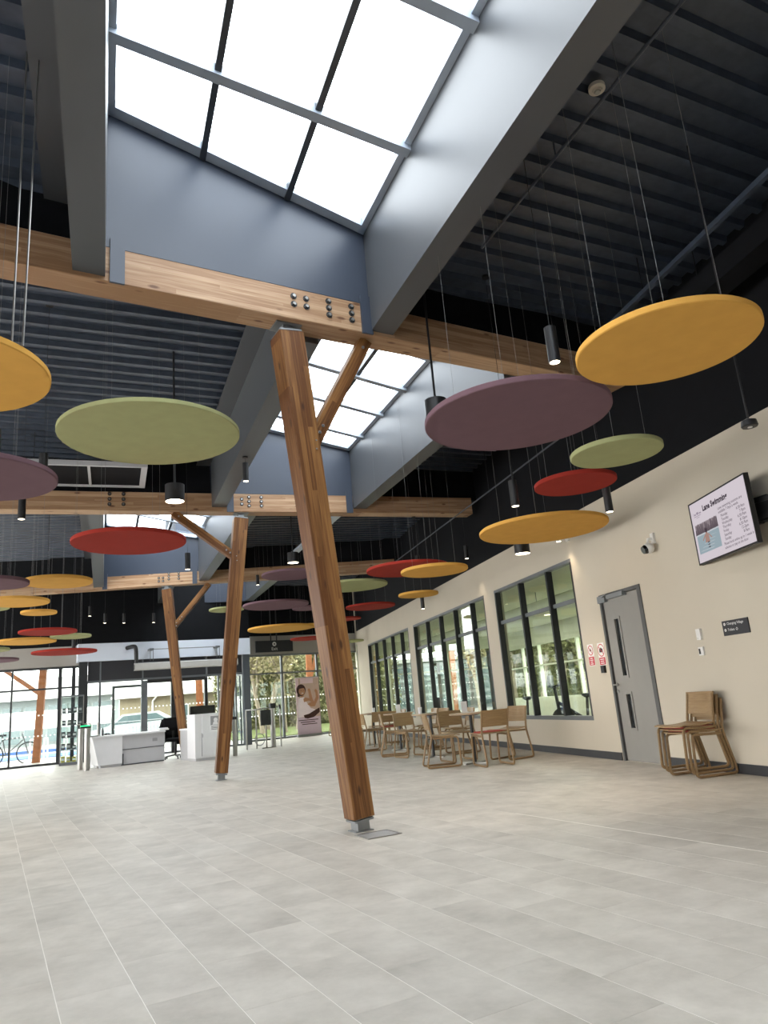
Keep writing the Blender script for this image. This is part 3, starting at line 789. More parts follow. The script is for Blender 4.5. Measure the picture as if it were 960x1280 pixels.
def build_timber():
    labels = ['larch beam nearest the camera, below the big rooflight', 'larch beam behind the first one, over the second post', 'farthest larch beam, over the third post']
    bolts = [[(-0.40 + 0.13 * a, 4.80 + 0.085 * b) for a in (0, 1) for b in (-0.5, 0.5)] + [(-0.03, 4.795 + 0.075 * b) for b in (-1, 0, 1)] + [(0.22, 4.79 + 0.075 * b) for b in (-1, 0, 1)],
             [(0.45, 4.60), (0.45, 4.69), (0.58, 4.57), (0.58, 4.65), (0.58, 4.73), (0.80, 4.57), (0.80, 4.65), (0.80, 4.73)] + [(-1.75 + 0.22 * a, 4.57 + 0.09 * b) for a in (0, 1) for b in (0, 1, 2)],
             [(-0.62 + 0.11 * a, 4.58 + 0.09 * b) for a in (0, 1) for b in (0, 1)] + [(-0.36, 4.62 + 0.08 * b) for b in (0, 1, 2)] + [(-0.1, 4.62 + 0.08 * b) for b in (0, 1, 2)]]
    for i, (p, deg, zb, xe) in enumerate(BEAMS):
        d = azv(deg); a = p + d * ((-8.97 - p.x) / d.x); b = p + d * ((xe - p.x) / d.x)
        root = tag(empty('timber_beam', (p.x, p.y, zb)), labels[i], 'beam', 'laminated timber beams under the roof')
        frame_obj('beam_timber', (a.x, a.y, zb + 0.165), (b.x, b.y, zb + 0.165), BEAM_W, 0.33, (0, 0, 1), M['beam'], root)
        bolts_px(root, i, bolts[i])
        # casing boxes where the girders meet the front face
        n = azv(deg - 90)
        for q in (BAYS[i]['L'], BAYS[i]['R']):
            t = ((q[0] - p.x) * gn.x + (q[1] - p.y) * gn.y) / (d.x * gn.x + d.y * gn.y)
            sgn = 1 if q is BAYS[i]['L'] else -1
            c = p + d * (t + sgn * 0.07) - n * (BEAM_W / 2 + 0.012)
            MB().cbox((c.x - p.x, c.y - p.y, 0.20), (0.12, 0.024, 0.42), math.radians(90 - deg)).build('casing_box', M['slate'], root)
    P = [((1.25, 6.42, 0.06), (0.83, 6.30, 4.52), (1.03, 6.36, 3.44), (1.65, 6.53, 4.60), 74, 'thick leaning larch post nearest the camera, beside the floor plate'),
         ((0.23, 12.67, 0.06), (0.68, 12.72, 4.37), (0.54, 12.70, 3.68), (-0.48, 12.59, 4.46), 84, 'larch post leaning right at its top, before the grey cabinet'),
         ((-0.50, 20.05, 0.06), (-0.93, 20.11, 4.38), (-0.65, 20.07, 3.47), (0.18, 19.95, 4.46), 98, 'farthest larch post, behind the office chair')]
    for i, (b0, t0, k0, k1, deg, lab) in enumerate(P):
        b0, t0, k0, k1 = map(Vector, (b0, t0, k0, k1)); n = azv(deg - 90); d = azv(deg)
        root = tag(empty('timber_post', (b0.x, b0.y, 0)), lab, 'post', 'leaning timber posts')
        ax = (t0 - b0).normalized(); zb = BEAMS[i][2]
        frame_obj('shaft', b0 + ax * 0.05, t0 - ax * 0.02, 0.195, 0.195, -n, M['post'], root, 1.3)
        kd = (k1 - k0).normalized()
        frame_obj('brace', k0 - kd * (0.14, 0.16, 0.24)[i], k1 - kd * 0.01, 0.13, 0.14, -n, M['post'], root)
        for z, c in ((0.0, b0 + ax * 0.03), (1.0, t0)):
            frame_obj('end_plate', c - ax * 0.008, c + ax * 0.008, 0.18 + 0.05 * z, 0.18 + 0.05 * z, -n, M['galv'], root)
        o = b0.copy(); o.z = 0
        mb = MB(); mb.cbox((0, 0, 0.004), (0.17, 0.15, 0.008), math.radians(90 - deg)); mb.build('base_plate', M['galv'], root)
        mb = MB(); mb.bar(Vector((0, 0, 0.012)), ax * 0.09 + Vector((0, 0, 0.06)), 0.11, 0.13, -n); mb.build('foot_bracket', M['galv'], root)
        r = t0 - o
        mb = MB(); mb.bar(r, r + ax * (zb - t0.z) / ax.z, 0.10, 0.12, -n); mb.cbox((r.x + ax.x * .06, r.y + ax.y * .06, zb - 0.006), (0.26, 0.2, 0.012), math.radians(90 - deg)); mb.build('head_bracket', M['galv'], root)
        for e, w in ((0.09, 0.075), (0.17, 0.075)):
            bolt(root, k0 + kd * e - n * w + Vector((0, 0, 0)), -n, 0.016); bolt(root, k0 - kd * (0.02 + e * 0.2) - ax * (e - 0.1) * 0.9 - n * 0.108, -n, 0.016)
        bolt(root, k1 - kd * 0.12 - n * 0.07, -n, 0.016)
build_timber()
def floor_hatch():
    t = tag(empty('floor_outlet', (1.33, 6.13, 0), math.radians(14)), 'flush metal floor outlet lid at the foot of the nearest post', 'floor outlet')
    f = MB(); w, h = 0.15, 0.13
    for a, b in (((-w, -h, 0), (w, -h + 0.014, 0.007)), ((-w, h - 0.014, 0), (w, h, 0.007)), ((-w, -h + 0.014, 0), (-w + 0.014, h - 0.014, 0.007)), ((w - 0.014, -h + 0.014, 0), (w, h - 0.014, 0.007))): f.box(a, b)
    f.build('rim', M['steel'], t); MB().box((-w + 0.018, -h + 0.018, 0), (w - 0.018, h - 0.018, 0.005)).build('lid', paint('lid_grey', (0.30, 0.29, 0.28), 0.5, 0.3), t)
floor_hatch()
# ------------------------------------------------------------------ hanging discs, lamps and services
DISCS = [('yellow', 2.88, 3.60, 3.05, 1.12, 'big yellow felt disc at the upper right, nearest the television'),
 ('purple', 2.38, 4.80, 3.05, 1.43, 'big purple felt disc right of the nearest timber post'),
 ('green', 3.59, 5.40, 2.98, 0.80, 'green felt disc near the right wall, above a red one'),
 ('red', 3.75, 6.45, 3.02, 0.834, 'red felt disc near the right wall, between a green and a yellow one'),
 ('yellow', 4.27, 8.30, 2.98, 1.64, 'yellow felt disc under the small red one, over the nearest internal window'),
 ('green', -0.467, 7.00, 3.73, 1.716, 'big green felt disc left of the nearest timber post'),
 ('yellow', -1.54, 4.57, 3.20, 1.24, 'big yellow felt disc cut off by the left edge of the photo'),
 ('purple', -1.76, 6.08, 3.00, 1.24, 'purple felt disc cut off at the left, below the big yellow one'),
 ('red', -0.78, 8.28, 2.95, 1.22, 'red felt disc at the left, in front of the third rooflight'),
 ('yellow', -1.89, 10.40, 2.915, 0.87, 'yellow felt disc at the left, partly behind a purple one'),
 ('purple', -2.50, 9.60, 2.787, 0.846, 'small purple felt disc at the left edge, overlapping a yellow one'),
 ('yellow', -3.10, 13.40, 3.14, 1.07, 'yellow felt disc at the left edge, below the purple overlapping one'),
 ('green', -3.85, 14.27, 3.20, 0.90, 'green felt disc at the left edge, beside the lower yellow one'),
 ('yellow', -2.93, 14.40, 3.08, 0.615, 'smallest yellow felt disc at the left, below two bigger yellow ones'),
 ('red', -3.07, 16.00, 2.905, 1.10, 'red felt disc at the left, between small yellow and long yellow ones'),
 ('green', -2.83, 17.20, 2.92, 0.84, 'dull green felt disc behind the right end of a red one'),
 ('yellow', -3.81, 17.55, 2.90, 1.24, 'lowest yellow felt disc at the left, above the glazed front'),
 ('red', -3.24, 18.90, 2.74, 1.46, 'lowest red felt disc, against the bulkhead left of the desk'),
 ('green', -4.30, 16.40, 2.65, 0.868, 'lowest green felt disc at the left edge, against the dim bulkhead'),
 ('purple', -5.03, 19.50, 2.70, 1.295, 'thin looking purple felt disc at the left edge, lowest of all'),
 ('purple', 1.67, 14.00, 3.53, 1.12, 'purple felt disc right of the second post, the higher of two'),
 ('green', 2.97, 14.40, 3.32, 1.456, 'green felt disc just right of the nearest post, below the red one'),
 ('red', 3.28, 11.30, 3.067, 1.36, 'red felt disc half behind a yellow one, above the internal windows'),
 ('yellow', 3.34, 10.10, 2.81, 1.00, 'yellow felt disc in front of a red one, above the internal windows'),
 ('yellow', 4.09, 13.50, 2.95, 0.785, 'small yellow felt disc above the middle internal window'),
 ('red', 3.72, 16.13, 3.10, 1.14, 'red felt disc right of the nearest post, below the green one'),
 ('purple', 1.50, 15.40, 3.14, 1.39, 'purple felt disc right of the second post, the lower of two'),
 ('purple', 2.69, 19.00, 3.51, 0.84, 'far small purple felt disc half hidden by a larger purple one'),
 ('green', 0.57, 18.42, 3.50, 0.86, 'green felt disc half hidden behind the second post'),
 ('yellow', 1.78, 17.30, 2.84, 1.554, 'yellow felt disc above the exit sign'),
 ('yellow', 2.94, 20.47, 3.20, 0.90, 'far yellow felt disc half hidden by the one above the exit sign'),
 ('red', 3.25, 23.36, 3.10, 1.13, 'red felt disc beside the exit sign, behind the nearest post'),
 ('red', 4.27, 21.93, 3.50, 0.90, 'far red felt disc peeping out right of the nearest post'),
 ('green', 4.78, 24.2, 3.00, 0.94, 'farthest pale green felt disc, in the corner by the right wall')]
def disc(c, x, y, z, D, lab):
    r = D / 2; th = 0.045
    root = tag(empty('ceiling_disc', (x, y, z)), lab, 'acoustic disc', 'felt ceiling discs')
    n = 64 if y < 9 else 40
    MB().lathe([(0, 0), (r - 0.006, 0), (r, 0.006), (r, th - 0.006), (r - 0.006, th), (0, th)], (0, 0, 0), n).build('felt_panel', M[c], root, True)
    for k in range(4):
        a = PI / 4 + k * PI / 2 + 0.2; px, py = 0.66 * r * math.cos(a), 0.66 * r * math.sin(a); h = ceil_z(x + px, y + py) - z
        w = MB(); w.tube([(px, py, th - 0.005), (px, py, h)], 0.0013, 4); w.lathe([(0, 0), (0.008, 0), (0.006, 0.02), (0, 0.03)], (px, py, th), 8)
        w.build('suspension_wire', M['wire'], root)
for a in DISCS: disc(*a)

LIGHT_ON = []
def pendant(x, y, z, kind, lab, power, grp):
    root = tag(empty('pendant_lamp', (x, y, z)), lab, 'pendant lamp', grp); h = ceil_z(x, y) - z
    if kind == 'spot': r, L = 0.042, 0.27
    else: r, L = 0.11, 0.20
    MB().lathe([(0, L / 2), (r, L / 2), (r, -L / 2), (r - 0.006, -L / 2), (r - 0.006, -L / 2 + 0.03), (0, -L / 2 + 0.03)], (0, 0, 0), 24).build('lamp_shade', M['blackmetal'], root, True)
    MB().lathe([(0, -L / 2 + 0.001), (r - 0.007, -L / 2 + 0.001), (r - 0.007, -L / 2 + 0.02), (0, -L / 2 + 0.02)], (0, 0, 0), 20).build('diffuser', M['lamp'], root)
    MB().tube([(0, 0, L / 2 - 0.01), (0, 0, h)], 0.0025 if kind == 'spot' else 0.012, 6).build('cord' if kind == 'spot' else 'drop_rod', M['blackmetal'], root)
    MB().lathe([(0, 0), (0.04, 0), (0.04, 0.03), (0, 0.03)], (0, 0, h - 0.03), 12).build('ceiling_rose', M['blackmetal'], root)
    if power:
        ld = bpy.data.lights.new('lamp_beam', 'SPOT'); ld.energy = power; ld.color = (1.0, 0.84, 0.64); ld.spot_size = math.radians(95 if kind == 'drum' else 62); ld.spot_blend = 0.6; ld.shadow_soft_size = r
        lo = bpy.data.objects.new('lamp_beam', ld); COL.objects.link(lo); lo.parent = root; lo.location = (0, 0, -L / 2 - 0.005)
SG, DG = 'slim black tube pendants', 'black drum pendants'
PEND = [(2.43, 4.20, 3.37, 'spot', 'slim black tube pendant left of the big yellow disc', 45, SG),
 (-1.54, 7.52, 3.60, 'spot', 'slim black tube pendant hanging in front of the cut off purple disc', 45, SG),
 (-2.05, 8.96, 3.57, 'spot', 'slim black tube pendant at the left, below the purple disc', 40, SG),
 (0.62, 9.89, 4.31, 'spot', 'slim black tube pendant left of the nearest post, before the second rooflight end', 40, SG),
 (-0.23, 12.00, 3.48, 'spot', 'small black tube pendant right of the red disc', 30, SG),
 (1.42, 19.21, 4.37, 'spot', 'small black tube pendant beside the second post, over a purple disc', 0, SG),
 (3.07, 6.49, 2.95, 'spot', 'slim black tube pendant below the big purple disc', 45, SG),
 (4.19, 6.60, 2.90, 'spot', 'slim black tube pendant hanging by the red disc near the right wall', 60, SG),
 (4.52, 14.68, 2.96, 'spot', 'small black tube pendant below the small yellow disc by the far windows', 30, SG),
 (5.14, 13.40, 3.76, 'spot', 'small black tube pendant above the middle internal window', 30, SG),
 (4.05, 13.2, 3.55, 'spot', 'small black tube pendant in front of the red and yellow disc pair', 0, SG),
 (-3.50, 16.62, 3.57, 'spot', 'small black tube pendant in front of the smallest yellow disc', 30, SG),
 (-2.98, 18.50, 2.94, 'spot', 'small black tube pendant before the dull green disc', 25, SG),
 (-3.03, 21.30, 4.05, 'spot', 'tiny far tube pendant nearest the left yellow disc', 25, SG),
 (-2.70, 21.80, 3.90, 'spot', 'tiny far tube pendant, first of the three left of the third post', 0, SG),
 (-2.18, 21.68, 3.86, 'spot', 'tiny far tube pendant, second of the three left of the third post', 25, SG),
 (-1.36, 21.47, 3.80, 'spot', 'tiny far tube pendant, nearest the third post of the three', 0, SG),
 (2.235, 6.20, 3.72, 'drum', 'black drum pendant on a rod beside the big purple disc', 70, DG),
 (-0.295, 8.40, 3.565, 'drum', 'black drum pendant below the big green disc', 60, DG),
 (1.73, 13.93, 3.87, 'drum', 'black drum pendant above a purple disc, left of the nearest post', 50, DG),
 (4.46, 9.40, 3.00, 'drum', 'black drum pendant just under the yellow disc by the right wall', 90, DG),
 (-1.74, 6.30, 3.42, 'drum', 'black drum pendant below the cut off yellow disc', 50, DG)]
for a in PEND: pendant(*a)
def services():
    # round sensor puck on a rod by the right wall
    t = tag(empty('pendant_sensor', (4.06, 4.33, 2.85)), 'flat black round sensor on a rod above the television', 'sensor')
    MB().lathe([(0, -0.03), (0.055, -0.03), (0.062, -0.02), (0.055, 0.02), (0.02, 0.035), (0, 0.035)], (0, 0, 0), 24).build('housing', M['blackmetal'], t, True)
    MB().tube([(0, 0, 0.03), (0, 0, DECK + 0.02 - 2.85)], 0.009, 8).build('drop_rod', M['blackmetal'], t)
    MB().lathe([(0, -0.034), (0.018, -0.034), (0.018, -0.029), (0, -0.029)], (0, 0, 0), 12).build('lens', M['whitepl'], t)
    # smoke detector on the deck
    t = tag(empty('smoke_detector_ceiling', (2.95, 3.89, DECK + 0.03)), 'round beige smoke detector on the black deck', 'smoke detector')
    MB().lathe([(0, -0.05), (0.035, -0.05), (0.04, -0.035), (0.062, -0.03), (0.062, 0.0), (0, 0.0)], (0, 0, 0), 28).build('housing', M['beige'], t, True)
    MB().lathe([(0, -0.058), (0.022, -0.058), (0.028, -0.048), (0, -0.048)], (0, 0, 0), 20).build('sensor_cap', paint('detector_grey', (0.42, 0.40, 0.34), 0.5, 0.3), t, True)
    # framed dark grille panel hung at the left
    rz = math.radians(6.5)
    t = tag(empty('ceiling_grille', (-1.72, 11.75, 4.86), rz), 'dark double ceiling panel with pale grey frame, above the second beam', 'ceiling panel')
    w, h = 0.86, 0.56
    f = MB()
    for a, b in (((-w, -h, 0), (w, -h + 0.045, 0.08)), ((-w, h - 0.045, 0), (w, h, 0.08)), ((-w, -h + 0.045, 0), (-w + 0.05, h - 0.045, 0.08)), ((w - 0.09, -h + 0.045, 0), (w, h - 0.045, 0.08)), ((-0.02, -h + 0.045, 0.01), (0.02, h - 0.045, 0.08))): f.box(a, b)
    f.build('frame', M['greylam'], t)
    for a, b in ((-w + 0.05, -0.02), (0.02, w - 0.09)): MB().box((a, -h + 0.045, 0.03), (b, h - 0.045, 0.08)).build('infill_panel', M['black'], t)
    for sx in (-1, 1):
        for sy in (-1, 1): MB().tube([(sx * (w - 0.1), sy * (h - 0.02), 0.07), (sx * (w - 0.1), sy * (h - 0.02), DECK + 0.02 - 4.86)], 0.006, 6).build('drop_rod', M['blackmetal'], t)
    # cable trays and pipes running with the hall
    def run(name, pts, w, h, mat, lab, cat):
        t = tag(empty(name, pts[0]), lab, cat)
        p0 = Vector(pts[0]); mb = MB()
        for a, b in zip(pts, pts[1:]): mb.bar(Vector(a) - p0, Vector(b) - p0, w, h)
        mb.build('tray', mat, t)
        L = (Vector(pts[-1]) - p0); k = int(L.length / 2.4) + 1
        for i in range(k):
            q = L * ((i + 0.5) / k); MB().tube([q, q + Vector((0, 0, DECK + 0.02 - p0.z - q.z))], 0.006, 6).build('drop_rod', M['blackmetal'], t)
        return t
    run('ceiling_conduit', [(4.93, 8.2, 4.4), (4.75, 18.5, 4.4)], 0.018, 0.018, M['column'], 'long thin grey conduit running along the right wall under the deck', 'conduit')
    run('ceiling_cable_tray', [(2.95, 13.1, 4.86), (2.25, 18.6, 4.86)], 0.16, 0.05, M['slatel'], 'pale grey cable tray right of the nearest post under the far deck', 'cable tray')
    run('ceiling_duct', [(4.95, -2, 4.75), (4.95, 6.6, 4.75)], 0.28, 0.22, M['black'], 'black service duct along the top of the right wall', 'duct')
    run('ceiling_duct_pipe', [(4.55, -2, 4.95), (4.55, 7.0, 4.95)], 0.05, 0.05, M['deck'], 'thin black pipe beside the service duct', 'pipe')
    # sprinkler pipe across the right deck
    t = tag(empty('ceiling_pipe', (2.75, 3.3, 5.22)), 'thin black pipe with a small bracket below the right deck', 'pipe')
    MB().tube([(-0.05, 2.4, 0), (0.62, -2.6, 0)], 0.014, 8).build('pipe_run', M['deck'], t)
    for k in (0.25, 0.75): MB().tube([(-0.05 + 0.67 * k, 2.4 - 5 * k, 0), (-0.05 + 0.67 * k, 2.4 - 5 * k, 0.14)], 0.008, 6).build('drop_rod', M['deck'], t)
    # thick pale cables feeding the near left lamps
    t = tag(empty('ceiling_cable', (-1.06, 4.22, 3.24)), 'pair of pale steel cables holding the cut off yellow disc', 'cable')
    for k, dx in enumerate((0.0, 0.055)): MB().tube([(dx, 0.02 * k, 0), (dx * 1.2, 0.03 * k, DECK + 0.02 - 3.24)], 0.006, 8).build('cable_strand', M['steel'], t)
    # small wall washer above the nearest internal window
    t = tag(empty('spotlight_wall', (XW, 9.72, 3.18)), 'small pale wall washer lamp beside the top of the nearest window', 'wall lamp')
    MB().box((-0.03, -0.04, -0.05), (0, 0.04, 0.05)).build('wall_plate', M['whitepl'], t); MB().tube([(-0.02, 0, 0), (-0.16, 0, 0.0)], 0.014, 8).build('arm', M['whitepl'], t)
    MB().tube([(-0.17, 0, 0.06), (-0.165, 0, -0.05)], 0.04, 16).build('lamp_head', M['whitepl'], t, True); MB().tube([(-0.165, 0, -0.05), (-0.165, 0, -0.053)], 0.034, 16).build('diffuser', M['lamp'], t)
    ld = bpy.data.lights.new('lamp_beam', 'SPOT'); ld.energy = 14; ld.color = (1.0, 0.80, 0.56); ld.spot_size = math.radians(80); ld.spot_blend = 0.8; ld.shadow_soft_size = 0.04
    lo = bpy.data.objects.new('lamp_beam', ld); COL.objects.link(lo); lo.parent = t; lo.location = (-0.165, 0, -0.06); lo.rotation_euler = (0.0, -0.12, 0)
    # white access point
    t = tag(empty('ceiling_access_point', (-3.1, 15.9, 3.98)), 'small white wireless unit hanging beside the yellow discs', 'access point')
    MB().lathe([(0, 0), (0.06, 0.0), (0.07, 0.03), (0.03, 0.06), (0, 0.06)], (0, 0, 0), 16).build('housing', M['whitepl'], t, True); MB().tube([(0, 0, 0.05), (0, 0, DECK + 0.02 - 3.98)], 0.006, 6).build('drop_rod', M['blackmetal'], t)
services()
# ------------------------------------------------------------------ things on the right wall
def television():
    a, b = Vector((5.30, 6.78, 2.87)), Vector((5.06, 5.60, 2.87))     # top corners of the screen face
    ax = (b - a).normalized(); up = Vector((0, 0, 1)); nn = ax.cross(up); W, H = (b - a).length, 0.69     # nn points into the hall
    c = a + ax * W / 2 - up * H / 2
    t = tag(empty('television', c), 'wall mounted television showing a lane swimming slide', 'television')
    L = lambda x, y, z=0.0: ax * x + up * y + nn * z
    def slab(x0, x1, y0, y1, z0, z1): 
        mb = MB(); P = [L(x, y, z) for z in (z0, z1) for x, y in ((x0, y0), (x1, y0), (x1, y1), (x0, y1))]
        return mb.add(P, [(0, 3, 2, 1), (4, 5, 6, 7), (0, 1, 5, 4), (1, 2, 6, 5), (2, 3, 7, 6), (3, 0, 4, 7)])
    w, h = W / 2, H / 2
    slab(-w, w, -h, h, -0.045, -0.008).build('back_shell', M['blackplastic'], t)
    bz = MB()
    for r in ((-w, w, h - 0.014, h), (-w, w, -h, -h + 0.018), (-w, -w + 0.012, -h + 0.018, h - 0.014), (w - 0.012, w, -h + 0.018, h - 0.014)):
        s = slab(*r, -0.010, 0.004); bz.add(s.v, s.f)
    bz.build('bezel', M['blackplastic'], t)
    sc = slab(-w + 0.012, w - 0.012, -h + 0.018, h - 0.014, -0.008, -0.003).build('screen', SCR['bg'], t)
    o0 = L(-w + 0.012, -h + 0.018, -0.003); sw, sh = W - 0.024, H - 0.032
    X = lambda u: u * sw; Y = lambda v: v * sh
    O = lambda k: o0 + nn * 0.0006 * k
    def patch(pts, mat, k, nm='picture'):
        return MB().flat([(X(u), Y(v)) for u, v in pts], O(k), ax, up).build(nm, mat, sc)
    patch([(0.04, 0.14), (0.455, 0.14), (0.455, 0.66), (0.04, 0.66)], SCR['water'], 1)
    tr = [(0.04, 0.47)]; rnd = random.Random(3)
    for i in range(15): tr.append((0.04 + 0.415 * i / 14, 0.50 + rnd.random() * 0.13))
    tr += [(0.455, 0.47)]
    patch([(0.04, 0.62), (0.455, 0.62), (0.455, 0.66), (0.04, 0.66)], SCR['bg'], 2)
    patch([(0.04, 0.455), (0.455, 0.455), (0.455, 0.63), (0.04, 0.63)], SCR['treel'], 2)
    for i in range(16):
        u = 0.045 + 0.40 * i / 15; v = 0.53 + rnd.random() * 0.12
        patch([(u - 0.014, 0.455), (u + 0.014, 0.455), (u + 0.008, v), (u - 0.006, v)], SCR['tree'], 3)
    patch([(0.04, 0.435), (0.455, 0.435), (0.455, 0.46), (0.04, 0.46)], SCR['foam'], 3)
    for i in range(5):
        v = 0.18 + i * 0.05; patch([(0.06 + 0.05 * i, v), (0.30 + 0.03 * i, v - 0.008), (0.34, v), (0.10 + 0.03 * i, v + 0.006)], SCR['foam'], 2)
    patch([(0.215, 0.44), (0.245, 0.44), (0.25, 0.50), (0.23, 0.535), (0.21, 0.50)], SCR['dark'], 4)              # swimmer seen from behind
    patch([(0.185, 0.29), (0.27, 0.29), (0.262, 0.40), (0.245, 0.45), (0.215, 0.45), (0.198, 0.40)], SCR['skin'], 4)
    patch([(0.15, 0.33), (0.205, 0.40), (0.20, 0.43), (0.14, 0.345)], SCR['skin'], 4); patch([(0.26, 0.40), (0.31, 0.33), (0.318, 0.345), (0.262, 0.43)], SCR['skin'], 4)
    for v in (0.20, 0.24, 0.28): patch([(0.21, v), (0.265, v - 0.005), (0.25, v + 0.018)], SCR['dark'], 4)
    ox = O(5)
    T = [('Lane Swimming', X(0.24), Y(0.80), 0.085, 'LEFT')]
    lettering(T, SCR['ink'], sc, ox, ax, up, lift=0.0005, bold=0.0035)
    B = [('Lane swimming sessions are', X(0.50), Y(0.695), 0.043, 'LEFT'), ('available 7 days a week.', X(0.50), Y(0.635), 0.043, 'LEFT'), ('Please book online up to 1 week in', X(0.50), Y(0.125), 0.040, 'LEFT'), ('advance or pay on the door', X(0.50), Y(0.065), 0.040, 'LEFT')]
    for i, (d, h_) in enumerate((('Monday', '6.30-9am'), ('Tuesday', '7-9pm'), ('Wednesday', '6.30-9am'), ('Thursday', '8-10pm'), ('Friday', '6.30-9am'), ('Saturday', '12-2pm'), ('Sunday', '8-9am'))):
        v = 0.565 - i * 0.062; B += [(d, X(0.53), Y(v), 0.043, 'LEFT'), (h_, X(0.93), Y(v), 0.043, 'RIGHT')]
    lettering(B, SCR['ink'], sc, ox, ax, up, lift=0.0005)
    for u0, u1, v0, v1 in ((0.055, 0.062, 0.79, 0.83), (0.07, 0.10, 0.79, 0.815), (0.112, 0.15, 0.79, 0.83), (0.16, 0.20, 0.79, 0.812), (0.06, 0.19, 0.762, 0.772), (0.10, 0.16, 0.735, 0.743)):
        patch([(u0, v0), (u1, v0), (u1, v1), (u0, v1)], SCR['grey'], 3, 'logo')
    # swivel arm
    br = MB(); q = L(w * 0.55, 0.0, -0.045)
    s = slab(w * 0.35, w * 0.85, -0.12, 0.12, -0.075, -0.045); br.add(s.v, s.f)
    wallp = Vector((XW - 0.02 - c.x, 5.40 - c.y, 0.02))
    br.bar(q - nn * 0.03 + up * 0.08, wallp + up * 0.08, 0.05, 0.04); br.bar(q - nn * 0.03 - up * 0.08, wallp - up * 0.08, 0.05, 0.04)
    br.cbox(wallp, (0.04, 0.20, 0.40)); br.cbox(q - nn * 0.10, (0.05, 0.22, 0.26), 0.2); br.bar(q - nn * 0.1, (q + wallp) * 0.5 - nn * 0.06, 0.10, 0.24); br.build('swivel_arm', M['blackmetal'], t)
television()
def wall_box(name, y0, y1, z0, z1, dep, mat, lab, cat, part='casing'):
    t = tag(empty(name, (XW, (y0 + y1) / 2, (z0 + z1) / 2)), lab, cat); hy, hz = abs(y1 - y0) / 2, (z1 - z0) / 2
    MB().box((-dep, -hy, -hz), (0, hy, hz)).build(part, mat, t); return t, hy, hz
def wall_things():
    ax, up = Vector((0, -1, 0)), Vector((0, 0, 1))                       # reading direction on the right wall; ax x up = -x
    t, hy, hz = wall_box('direction_sign_wall', 6.32, 6.71, 1.40, 1.555, 0.012, M['signdark'], 'charcoal wall sign for changing village and toilets', 'sign', 'panel')
    lettering([('Changing Village', -0.12, 0.032, 0.038, 'LEFT'), ('Toilets', -0.12, -0.032, 0.038, 'LEFT')], M['signwhite'], t, (-0.012, 0, 0), ax, up)
    for z in (0.043, -0.02):
        ic = MB().flat(circ(0.015, 18), (-0.0145, 0.155, z), ax, up).build('pictogram', M['signwhite'], t)
        MB().flat([(-0.006, -0.006), (0.008, 0), (-0.006, 0.006)], (-0.0152, 0.155, z), ax, up).build('arrow', M['signdark'], ic)
    ic = MB(); ring_flat(ic, 0.010, 0.014, (-0.0145, -0.02, -0.02), ax, up, 0.0, 16); ic.build('pictogram', M['signwhite'], t)
    # prohibition signs
    def ban(name, yc, zc, r, z0, z1, w, lab, icon, words):
        t = tag(empty(name, (XW, yc, zc)), lab, 'sign')
        MB().box((-0.004, -w / 2 - 0.008, z0 - zc - 0.008), (0, w / 2 + 0.008, r + 0.015)).build('panel', M['signwhite'], t)
        m = MB(); ring_flat(m, r - 0.012, r, (-0.0055, 0, 0), ax, up, 0.0, 28)
        m.flat([(-r * 0.64, r * 0.74), (-r * 0.74, r * 0.64), (r * 0.64, -r * 0.74), (r * 0.74, -r * 0.64)], (-0.0062, 0, 0), ax, up); m.build('prohibition_ring', M['signred'], t)
        MB().box((-0.0062, -w / 2, z0 - zc), (-0.004, w / 2, z1 - zc)).build('text_panel', M['signred'], t)
        g = MB()
        if icon == 'camera':
            g.flat([(-0.045, -0.028), (0.045, -0.028), (0.045, 0.022), (0.018, 0.022), (0.012, 0.036), (-0.012, 0.036), (-0.018, 0.022), (-0.045, 0.022)], (-0.0058, 0, 0), ax, up)
        else:
            g.flat([(-0.02, -0.012), (0.02, -0.012), (0.03, 0.0), (0.012, 0.006), (0.006, 0.024), (-0.008, 0.024), (-0.014, 0.006), (-0.03, 0.0)], (-0.0058, 0, 0), ax, up)
        g.build('pictogram', M['signdark'], t)
        n = len(words); h = (z1 - z0) / (n + 0.6); lb = MB()
        for i, k in enumerate(words):
            z = (z1 - zc) - (i + 0.85) * h; lb.flat([(-w * k / 2, z - h * 0.22), (w * k / 2, z - h * 0.22), (w * k / 2, z + h * 0.22), (-w * k / 2, z + h * 0.22)], (-0.0068, 0, 0), ax, up)
        lb.build('text_lines', M['signwhite'], t)
    ban('prohibition_sign_wall', 9.55, 1.48, 0.072, 1.27, 1.39, 0.145, 'small red and white prohibition sign nearer the internal window', 'shoe', [0.5, 0.62, 0.45, 0.55])
    ban('prohibition_sign_wall.001', 9.262, 1.46, 0.088, 1.262, 1.36, 0.155, 'larger red and white sign with a barred camera beside the door frame', 'camera', [0.72, 0.6, 0.66])
    t, hy, hz = wall_box('card_reader_wall', 9.205, 9.295, 1.15, 1.25, 0.035, M['blackplastic'], 'black card reader below the barred camera sign', 'card reader')
    MB().box((-0.039, -0.03, -0.035), (-0.035, 0.03, 0.035)).build('reader_face', M['signdark'], t)
    t, hy, hz = wall_box('thermostat_wall', 7.07, 7.14, 1.40, 1.52, 0.03, M['whitepl'], 'plain white sensor box on the wall, above the switch', 'wall sensor')
    MB().box((-0.034, 0.01, -0.045), (-0.03, 0.018, -0.038)).build('indicator', M['steel'], t)
    t, hy, hz = wall_box('switch_wall', 7.08, 7.16, 1.23, 1.32, 0.022, M['whitepl'], 'white wall switch with dark display, under the sensor box', 'wall switch')
    MB().box((-0.025, 0.005, -0.03), (-0.022, 0.032, 0.03)).build('display', M['blackplastic'], t)
    # dome camera
    t = tag(empty('camera_wall_mount', (XW, 7.63, 2.62)), 'white security camera with black lens above the grey door', 'security camera')
